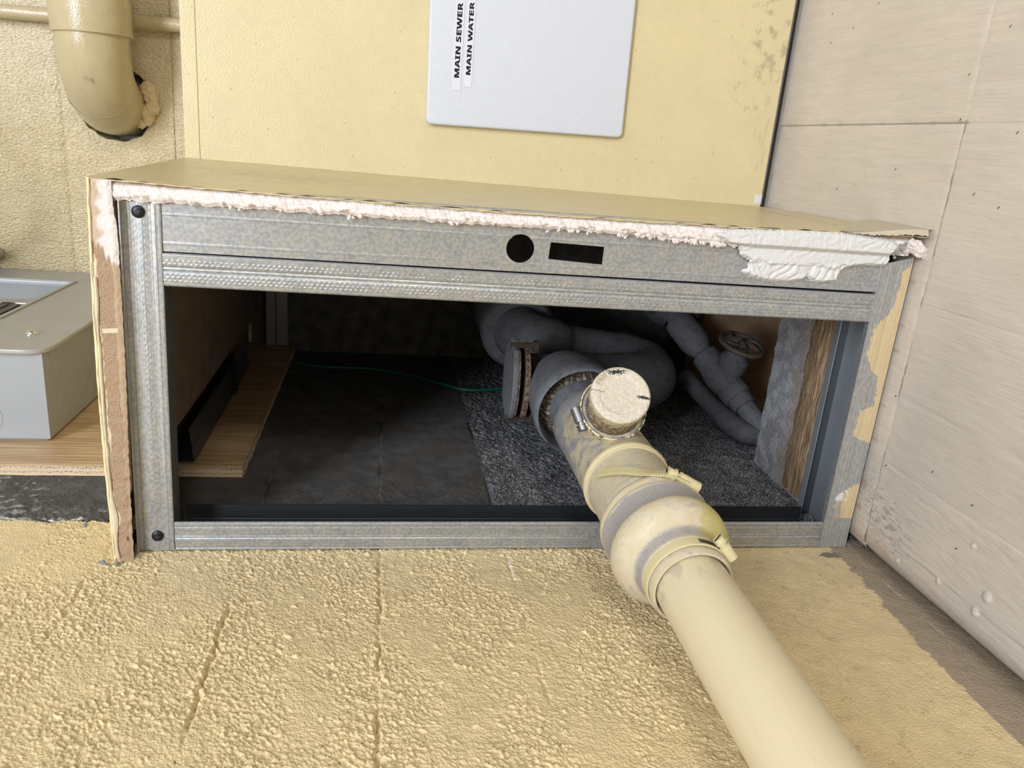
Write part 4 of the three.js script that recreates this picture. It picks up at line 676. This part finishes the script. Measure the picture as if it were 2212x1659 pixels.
{ // rubber reducing coupling
  const t0 = 0.010, t = axThing('rubber_coupling', 'bulging rubber reducing coupling oversprayed cream and held by two hose clamps', 'pipe coupling', t0), P = [[0.030, 0.0112], [0.0334, 0.0112], [0.0331, 0.03], [0.0334, 0.055], [0.0345, 0.063], [0.0385, 0.0665], [0.0398, 0.069], [0.0400, 0.0725], [0.0389, 0.0745], [0.0389, 0.0755], [0.0402, 0.0765], [0.0405, 0.0795], [0.0398, 0.0805], [0.0400, 0.097], [0.0403, 0.0985], [0.0416, 0.1000], [0.0420, 0.1035], [0.0417, 0.1075], [0.0405, 0.1115], [0.0380, 0.1155], [0.0345, 0.1185], [0.0318, 0.1200], [0.0302, 0.1212], [0.0296, 0.1235], [0.0286, 0.1290], [0.0284, 0.1305], [0.0277, 0.1312], [0.0276, 0.1395], [0.0280, 0.1405], [0.0277, 0.1440], [0.0270, 0.1462], [0.0258, 0.1466], [0.0249, 0.1455], [0.0247, 0.135]];
  const g = lathe(P, 96); { const u = g.attributes.uv; } g.translate(0, -t0, 0);
  mesh('rubber_body', g, M.coupling, t);
  clampBand(t, 'clamp_band', 0.0279, 0.1312 - t0, 0.0078, M.clamp);
  for (let i = 0; i < 10; i++) { const ph = 3.02 - i * 0.052, s = new THREE.BoxGeometry(0.0006, 0.0048, 0.0005), m = mesh('band_slot', s, M.black, t); m.position.copy(cylPt(0.0290, ph, 0.1352, t0)); m.rotation.y = ph; }
  screwHousing(t, cylPt(0.0335, 2.62, 0.1330, t0), cylPt(0.0315, 2.13, 0.1395, t0), M.clamp);
  // rear clamp with its loose tail lying over the sleeve
  clampBand(t, 'clamp_band', 0.0338, 0.0555 - t0, 0.0075, M.coupling);
  const tailPts = [[-2.10, 0.0250, 0.0352], [-2.35, 0.0355, 0.0356], [-2.62, 0.0468, 0.0362], [-2.90, 0.0590, 0.0372], [-3.1, 0.0680, 0.0405], [-3.32, 0.0725, 0.0425], [-3.6, 0.0745, 0.0425]];
  const cv = new THREE.CatmullRomCurve3(tailPts.map(([p, tt, r]) => cylPt(r, p, tt, t0)));
  const pos = [], idx = [], n = 90; for (let i = 0; i <= n; i++) { const p = cv.getPointAt(i / n), tg = cv.getTangentAt(i / n), rad = V(p.x, 0, p.z).normalize(), sd = tg.clone().cross(rad).normalize(); for (const [s, h] of [[-0.0042, 0], [-0.0042, 0.0008], [0.0042, 0.0008], [0.0042, 0]]) { const q = p.clone().addScaledVector(sd, s).addScaledVector(rad, h); pos.push(q.x, q.y, q.z); } }
  for (let i = 0; i < n; i++) for (let k = 0; k < 4; k++) { const a = i * 4 + k, b = i * 4 + (k + 1) % 4; idx.push(a, a + 4, b, b, a + 4, b + 4); }
  idx.push(0, 1, 2, 0, 2, 3);
  let tg = new THREE.BufferGeometry(); tg.setAttribute('position', new THREE.Float32BufferAttribute(pos, 3)); tg.setIndex(idx); tg.computeVertexNormals();
  { const nn = tg.attributes.normal, rad = V(pos[3 * 5], 0, pos[3 * 5 + 2]).normalize(), pN = V(nn.getX(5) + nn.getX(6), nn.getY(5) + nn.getY(6), nn.getZ(5) + nn.getZ(6)); if (pN.dot(rad) < 0) { tg.index.array.reverse(); } }
  tg = toCreasedNormals(tg, 0.5);
  mesh('clamp_tail', uvBox(tg), std({ color: new THREE.Color(0.60, 0.53, 0.27), roughness: 0.45, side: THREE.DoubleSide }), t);
  const th = []; for (let i = 1; i < 34; i++) { const u = i / 36 * 0.86, p = cv.getPointAt(u), tn = cv.getTangentAt(u), rad = V(p.x, 0, p.z).normalize(), sd = tn.clone().cross(rad).normalize(); const b = new THREE.BoxGeometry(0.0056, 0.0012, 0.0009); const m4 = new THREE.Matrix4().makeBasis(sd.clone().negate(), rad, tn.clone()); b.applyMatrix4(m4); b.translate(p.x + rad.x * 0.0009, p.y + rad.y * 0.0009, p.z + rad.z * 0.0009); th.push(b); }
  mesh('band_teeth', th, M.clamp, t).userData.kind = 'stuff';
  screwHousing(t, cylPt(0.0430, 3.05, 0.0690, t0), cylPt(0.0425, 2.42, 0.0745, t0), M.clamp, 0.0046);
}
{ // wye fitting with cleanout
  const t0 = -0.125, t = axThing('wye_fitting', 'dusty wye fitting with a capped cleanout branch between the iron hub and the rubber coupling', 'pipe fitting', t0);
  const B = cylPt(0, 0, -0.075, t0), U = V(Math.sin(-10 * Math.PI / 180), 0, -Math.cos(10 * Math.PI / 180)), D = V(0, Math.SQRT1_2, 0).addScaledVector(U, Math.SQRT1_2).normalize();
  const body = lathe([[0.029, -0.105], [0.0338, -0.105], [0.0345, -0.1035], [0.0342, -0.085], [0.0338, -0.06], [0.0340, -0.01], [0.0342, 0.003], [0.0351, 0.0062], [0.0353, 0.0105], [0.0346, 0.0122], [0.0335, 0.0125], [0.028, 0.0125]].map(p => [p[0], p[1] - t0]), 84);
  { const u = body.attributes.uv; for (let i = 0; i < u.count; i++) u.setY(i, u.getY(i) + t0); }
  const turn = g => { g.applyQuaternion(new THREE.Quaternion().setFromUnitVectors(V(0, 1, 0), D)); g.translate(B.x, B.y, B.z); return g; };
  const branch = turn(lathe([[0.0325, 0.012], [0.0295, 0.034], [0.0268, 0.048], [0.0258, 0.056], [0.0256, 0.072], [0.022, 0.0725]], 64)); 
  mesh('body', [body, branch], M.wye, t);
  mesh('rear_pipe', lathe([[0.0298, -0.05], [0.0298, 0.022]], 64), M.ironLight, t);
  mesh('paint_ring', lathe([[0.0345, 0.1310], [0.0357, 0.1318], [0.0359, 0.1345], [0.0352, 0.1362], [0.0343, 0.1366]], 84), std({ color: new THREE.Color(0.72, 0.62, 0.37), roughness: 0.4 }), t);
  const dirty = std({ map: colourTex(256, 256, 0.19, 0.05, 0, 0.06, (u, y) => mix3([0.18, 0.12, 0.07], [0.62, 0.53, 0.34], ss(-0.3, 0.5, fbm(u * 120, y * 260, 4) + (y - 0.085) * 30))), roughness: 0.8, bumpMap: M.iron.bumpMap, bumpScale: 0.001 });
  const plug = mesh('cleanout_plug', turn(lathe([[0.0228, 0.068], [0.0226, 0.092], [0.0234, 0.0935], [0.0238, 0.096], [0.0239, 0.1015], [0.0236, 0.1036]], 64)), dirty, t);
  // cap face: a shallow dish inside a raised rim, dirt and worn embossed letters on it
  const capTex = colourTex(768, 768, 0.05, 0.05, -0.025, -0.025, (x, y) => {
    const n = fbm(x * 220, y * 220, 4), f = fbm(x * 1100, y * 1100, 3), r = Math.hypot(x, y);
    let c = mix3([0.62, 0.53, 0.40], [0.67, 0.62, 0.54], ss(-0.3, 0.3, n)); c = mix3(c, [0.46, 0.33, 0.18], 0.5 * ss(0.12, 0.5, f + 0.3 * n) * ss(0.019, 0.012, r) + 0.45 * ss(0.25, 0.5, fbm(x * 400 + 9, y * 400, 3)));
    const k = Math.hypot((x + 0.002) / 0.0095, (y - 0.0188) / 0.0027) + 0.9 * fbm(x * 500, y * 500, 3); if (k < 0.85) c = mix3(c, [0.02, 0.025, 0.02], ss(0.85, 0.6, k));
    const k2 = Math.hypot((x - 0.0178) / 0.0062, (y + 0.0035 + (x - 0.018) * 0.3) / 0.0017) + 0.5 * fbm(x * 700, y * 700, 2); if (k2 < 1) c = mix3(c, [0.03, 0.035, 0.03], ss(1, 0.6, k2));
    const cr = Math.abs((y - 0.004) + (x + 0.02) * 0.2 + 0.0006 * N2(x * 300, 1)); if (cr < 0.0004 && x < -0.0125) c = mix3(c, [0.2, 0.14, 0.08], 0.8);
    return c;
  });
  const seg = 72, rings = [[0.0236, 0.1036], [0.0228, 0.1049], [0.0215, 0.1054], [0.0172, 0.1053], [0.0164, 0.1046], [0.0152, 0.1041], [0.008, 0.1039], [0.0001, 0.1039]], cp = [], cu = [], ci = [];
  const e1 = V(1, 0, 0).addScaledVector(D, -D.x).normalize(), e2 = D.clone().cross(e1).normalize();
  rings.forEach(([r, h]) => { for (let j = 0; j <= seg; j++) { const a = j / seg * Math.PI * 2, p = B.clone().addScaledVector(D, h + 0.00025 * N2(r * 300 * Math.cos(a), r * 300 * Math.sin(a))).addScaledVector(e1, r * Math.cos(a)).addScaledVector(e2, r * Math.sin(a)); cp.push(p.x, p.y, p.z); cu.push(r * Math.cos(a), r * Math.sin(a)); } });
  for (let i = 0; i < rings.length - 1; i++) for (let j = 0; j < seg; j++) { const a = i * (seg + 1) + j, b = a + 1, c = a + seg + 1, d = c + 1; ci.push(a, b, c, b, d, c); }
  const cg = new THREE.BufferGeometry(); cg.setAttribute('position', new THREE.Float32BufferAttribute(cp, 3)); cg.setAttribute('uv', new THREE.Float32BufferAttribute(cu, 2)); cg.setIndex(ci); cg.computeVertexNormals();
  const face = mesh('cap_face', cg, std({ map: capTex, roughness: 0.8, bumpMap: greyTex(256, 256, 0.05, 0.05, -0.025, -0.025, (x, y) => 0.5 + 0.5 * fbm(x * 500, y * 500, 3)), bumpScale: 0.0005, side: THREE.DoubleSide }), plug);
  const font = await new FontLoader().loadAsync('fonts/droid/droid_sans_bold.typeface.json');
  const letters = []; 'FRN'.split('').forEach((ch, i) => { const g = new TextGeometry(ch, { font, size: 0.0042, depth: 0.0005, curveSegments: 3 }); g.translate(-0.0013, 0, 0); const th = 2.62 - i * 0.17; const m4 = new THREE.Matrix4().makeBasis(e1.clone().multiplyScalar(Math.sin(th)).addScaledVector(e2, -Math.cos(th)), e1.clone().multiplyScalar(Math.cos(th)).addScaledVector(e2, Math.sin(th)), D); m4.setPosition(B.clone().addScaledVector(D, 0.1052).addScaledVector(e1, 0.0176 * Math.cos(th)).addScaledVector(e2, 0.0176 * Math.sin(th))); g.applyMatrix4(m4); letters.push(g); });
  mesh('raised_letters', letters, std({ color: new THREE.Color(0.42, 0.34, 0.24), roughness: 0.8 }), plug);
  const bm = std({ map: colourTex(256, 128, 0.19, 0.02, 0, 0.065, (u, y) => mix3([0.62, 0.54, 0.31], [0.04, 0.04, 0.035], ss(0.22, 0.34, fbm(u * 160, y * 260, 3)))), roughness: 0.5 });
  mesh('clamp_band', turn(lathe([[0.0256, 0.0655], [0.0272, 0.066], [0.0274, 0.0735], [0.0262, 0.0742], [0.0258, 0.073]], 72)), bm, t);
  const q = new THREE.Quaternion().setFromUnitVectors(V(0, 1, 0), D), loc = (a, r, h) => B.clone().addScaledVector(D, h).addScaledVector(e1, r * Math.cos(a)).addScaledVector(e2, r * Math.sin(a));
  screwHousing(t, loc(3.72, 0.0300, 0.0695), loc(3.05, 0.0310, 0.071), M.clampGrey, 0.0044);
}
{ // old cast-iron running trap
  const t = thing('iron_trap', 'dark grey cast-iron running trap with wide hub and bolted flange in the dark opening', 'pipe trap', [0.39, 0.0, -0.25]);
  const onAxis = g => { g.applyQuaternion(axQ); g.translate(AX.o.x, AX.o.y, AX.o.z); return g; };
  sub(t, 'hub', onAxis(lathe([[0.0395, -0.165], [0.0402, -0.150], [0.0418, -0.136], [0.0428, -0.1285], [0.0438, -0.1270], [0.0452, -0.1285], [0.0462, -0.1330], [0.0466, -0.1400], [0.0455, -0.1480], [0.0445, -0.1560], [0.0440, -0.17], [0.0415, -0.185], [0.037, -0.205]], 84)), M.ironLight);
  const oak = lathe([[0.0298, -0.1390], [0.0325, -0.1400], [0.036, -0.1440], [0.0405, -0.1500]], 96); { const p = oak.attributes.position; for (let i = 0; i < p.count; i++) { const k = 0.0022 * fbm(p.getX(i) * 200, p.getZ(i) * 200, 3); p.setY(i, p.getY(i) + k); } oak.computeVertexNormals(); }
  sub(t, 'oakum_packing', onAxis(oak), M.oakum);
  sub(t, 'lower_body', sweep([[0.328, 0.068, -0.225], [0.345, 0.068, -0.226], [0.39, 0.068, -0.232], [0.44, 0.068, -0.244], [0.478, 0.069, -0.268], [0.487, 0.074, -0.300], [0.470, 0.080, -0.325], [0.44, 0.083, -0.338]], [0.036, 0.036, 0.037, 0.036, 0.033, 0.030, 0.027, 0.024], 90, 40, true, 0.015), M.iron);
  sub(t, 'upper_arm', sweep([[0.475, 0.081, -0.318], [0.44, 0.086, -0.336], [0.40, 0.090, -0.338], [0.375, 0.093, -0.332], [0.352, 0.094, -0.338], [0.343, 0.094, -0.365], [0.342, 0.095, -0.40]], [0.024, 0.0215, 0.0215, 0.0275, 0.031, 0.033, 0.033], 80, 36, true, 0.015), M.iron);
  sub(t, 'rear_hub', along(lathe([[0.033, 0], [0.0435, 0.0005], [0.0470, 0.004], [0.0480, 0.010], [0.0472, 0.022], [0.0455, 0.04], [0.042, 0.07], [0.040, 0.20]], 72), [0.343, 0.0925, -0.366], [0.335, 0.098, -0.56]), M.iron);
  // flange: a bulging cover plate bolted against the body's flange, both seen nearly edge on
  const oval = (hy, hz, lug) => { const s = new THREE.Shape(), n = 72; for (let i = 0; i < n; i++) { const a = i / n * Math.PI * 2, c = Math.cos(a), q = Math.sin(a); const y = hy * Math.sign(q) * Math.pow(Math.abs(q), 0.85), z = hz * Math.sign(c) * Math.pow(Math.abs(c), 1.15) ; const k = Math.abs(q) > 0.86 ? 1 : 1; const v = [z * (Math.abs(y) > hy - lug ? 0.34 / Math.max(0.34, Math.abs(c) + 0.02) * Math.min(1, Math.abs(c) + 0.1) : 1), y]; if (i) s.lineTo(...v); else s.moveTo(...v); } s.closePath(); return s; };
  const plate = (s, x, y, z, d, b) => new THREE.ExtrudeGeometry(s, { depth: d, bevelEnabled: true, bevelSize: b, bevelThickness: b, bevelSegments: 4 }).rotateY(Math.PI / 2).translate(x, y, z);
  const cov = plate(oval(0.0440, 0.031, 0.008), 0.3065, 0.0805, -0.212, 0.0028, 0.0016); cov.rotateZ(0);
  sub(t, 'cover_plate', uvBox(cov), M.ironLight);
  sub(t, 'cover_rim', uvBox(plate(oval(0.0442, 0.0312, 0.008), 0.3098, 0.0805, -0.212, 0.0022, 0.0008)), M.rust);
  sub(t, 'flange', uvBox(plate(oval(0.0415, 0.030, 0.008), 0.3195, 0.0785, -0.212, 0.0030, 0.0012)), M.rust);
  sub(t, 'neck', rod([0.321, 0.072, -0.222], [0.334, 0.070, -0.225], 0.028, 36), M.iron);
  for (const y of [0.119, 0.0405]) { sub(t, 'bolt', [rod([0.304, y, -0.205], [0.334, y, -0.205], 0.0032, 12), along(new THREE.CylinderGeometry(0.006, 0.006, 0.005, 6), [0.330, y, -0.205], [0.34, y, -0.205])], M.rust); }
}
{ // water main with gate valve in the pocket at the right
  const t = thing('gate_valve', 'grey gate valve with a wheel handle at the right of the dark opening', 'valve', [0.585, 0.0, -0.28]);
  const A = V(0.540, 0.126, -0.375), E = V(0.628, 0.004, -0.205), d = E.clone().sub(A), L = d.length();
  const P = (f, off = 0) => A.clone().addScaledVector(d, f).toArray();
  const seg = (pts) => along(lathe(pts, 36), A.toArray(), E.toArray());
  sub(t, 'pipe', seg([[0.0118, 0], [0.0118, L]]), M.valve);
  sub(t, 'coupling', seg([[0.012, 0.012], [0.0175, 0.015], [0.0188, 0.020], [0.0190, 0.050], [0.0175, 0.058], [0.0135, 0.066], [0.012, 0.07]].map(p => p)), M.valve);
  sub(t, 'body', seg([[0.0125, 0.072], [0.0168, 0.075], [0.0172, 0.084], [0.0165, 0.088], [0.019, 0.098], [0.0205, 0.108], [0.019, 0.119], [0.0168, 0.128], [0.0178, 0.130], [0.0178, 0.142], [0.0165, 0.1445], [0.0125, 0.145]]), M.valve);
  sub(t, 'union_nut', along(new THREE.CylinderGeometry(0.0165, 0.0165, 0.014, 6), P(0.665), E.toArray()), M.valve);
  const b0 = V(0.5865, 0.068, -0.288), n = V(0.12, 0.95, 0.28).normalize(), bl = h => b0.clone().addScaledVector(n, h).toArray();
  sub(t, 'bonnet', along(lathe([[0.016, 0], [0.0155, 0.010], [0.0178, 0.016], [0.0178, 0.027], [0.0150, 0.0295], [0.0120, 0.033], [0.0115, 0.040], [0.0085, 0.0415], [0.0075, 0.043], [0.0035, 0.044], [0.0032, 0.051], [0, 0.051]], 32), b0.toArray(), bl(1)), M.valve);
  const wheel = mesh('handwheel', new THREE.TorusGeometry(0.0255, 0.0032, 12, 48), std({ color: new THREE.Color(0.13, 0.11, 0.09), roughness: 0.6 }), t); wheel.position.set(...bl(0.047)).sub(t.position); wheel.quaternion.setFromUnitVectors(V(0, 0, 1), n);
  for (let i = 0; i < 5; i++) { const a = i / 5 * Math.PI * 2, g = new THREE.TorusGeometry(0.0115, 0.0024, 8, 16, Math.PI * 0.9).rotateZ(a).translate(0.013 * Math.cos(a), 0.013 * Math.sin(a), 0.001); mesh('spoke', g, wheel.material, wheel); }
  mesh('hub_nut', new THREE.CylinderGeometry(0.006, 0.006, 0.006, 6).rotateX(Math.PI / 2), wheel.material, wheel);
  const p2 = thing('water_pipe', 'dim grey branch pipe elbow low behind the valve in the dark opening', 'pipe', [0.58, 0, -0.25]);
  sub(p2, 'pipe', sweep([[0.55, 0.056, -0.33], [0.566, 0.038, -0.292], [0.580, 0.024, -0.262], [0.596, 0.016, -0.24], [0.616, 0.016, -0.226], [0.64, 0.016, -0.215]], [0.0105, 0.0105, 0.0125, 0.0135, 0.0115, 0.0115], 60, 22), M.iron);
  const p3 = thing('pipe_union', 'rough dark pipe fitting with clamp bolts above the valve beside the green wire', 'pipe fitting', [0.53, 0.1, -0.37]);
  sub(p3, 'fitting', [sweep([[0.515, 0.140, -0.405], [0.53, 0.132, -0.392], [0.545, 0.122, -0.378]], [0.020, 0.0225, 0.019], 30, 28, true, 0.12), rod([0.552, 0.134, -0.38], [0.574, 0.131, -0.366], 0.009, 16), rod([0.50, 0.128, -0.385], [0.478, 0.128, -0.38], 0.0055, 12)], M.iron);
}
{ // green wires
  const t = thing('green_wire', 'thin green ground wire curving across the dark floor of the opening', 'wire', [0.2, 0, -0.45]);
  sub(t, 'wire', sweep([[0.06, 0.004, -0.50], [0.10, 0.0038, -0.487], [0.16, 0.0038, -0.485], [0.21, 0.0036, -0.463], [0.25, 0.0034, -0.432], [0.285, 0.0034, -0.406], [0.325, 0.0036, -0.412], [0.37, 0.0038, -0.43], [0.42, 0.0038, -0.40], [0.46, 0.0038, -0.36], [0.50, 0.0038, -0.34]], [0.0022, 0.0022], 160, 10), M.green);
  const u = thing('green_wire', 'green wire looping up from the fitting under the top of the opening', 'wire', [0.5, 0.12, -0.36]);
  sub(u, 'wire', sweep([[0.5035, 0.128, -0.362], [0.498, 0.138, -0.362], [0.501, 0.152, -0.362], [0.515, 0.166, -0.364], [0.54, 0.178, -0.37], [0.56, 0.19, -0.40], [0.565, 0.2, -0.576]], [0.0036, 0.0036, 0.0036, 0.0036, 0.0036, 0.0036, 0.0036], 70, 14), M.green);
}
{ // chips of plaster and paint on the block floor by the left board
  const g = []; for (const [x, z, s] of [[-0.0235, 0.017, 0.0022], [-0.021, 0.0195, 0.0016], [-0.0135, 0.019, 0.0018], [-0.0262, 0.0165, 0.0012], [-0.0105, 0.0165, 0.0012], [-0.0175, 0.0215, 0.001], [-0.0555, -0.041, 0.0016], [-0.0548, -0.0385, 0.0012]]) { const k = new THREE.TetrahedronGeometry(s, 1); k.rotateX(x * 777); k.scale(1.3, 0.6, 1); k.translate(x, 0.0011, z); g.push(k); }
  const m = mesh('plaster_chips', g, M.putty); m.userData = { label: 'tiny white plaster chips on the floor by the left board', category: 'debris', kind: 'stuff' };
}
renderer.render(scene, camera);
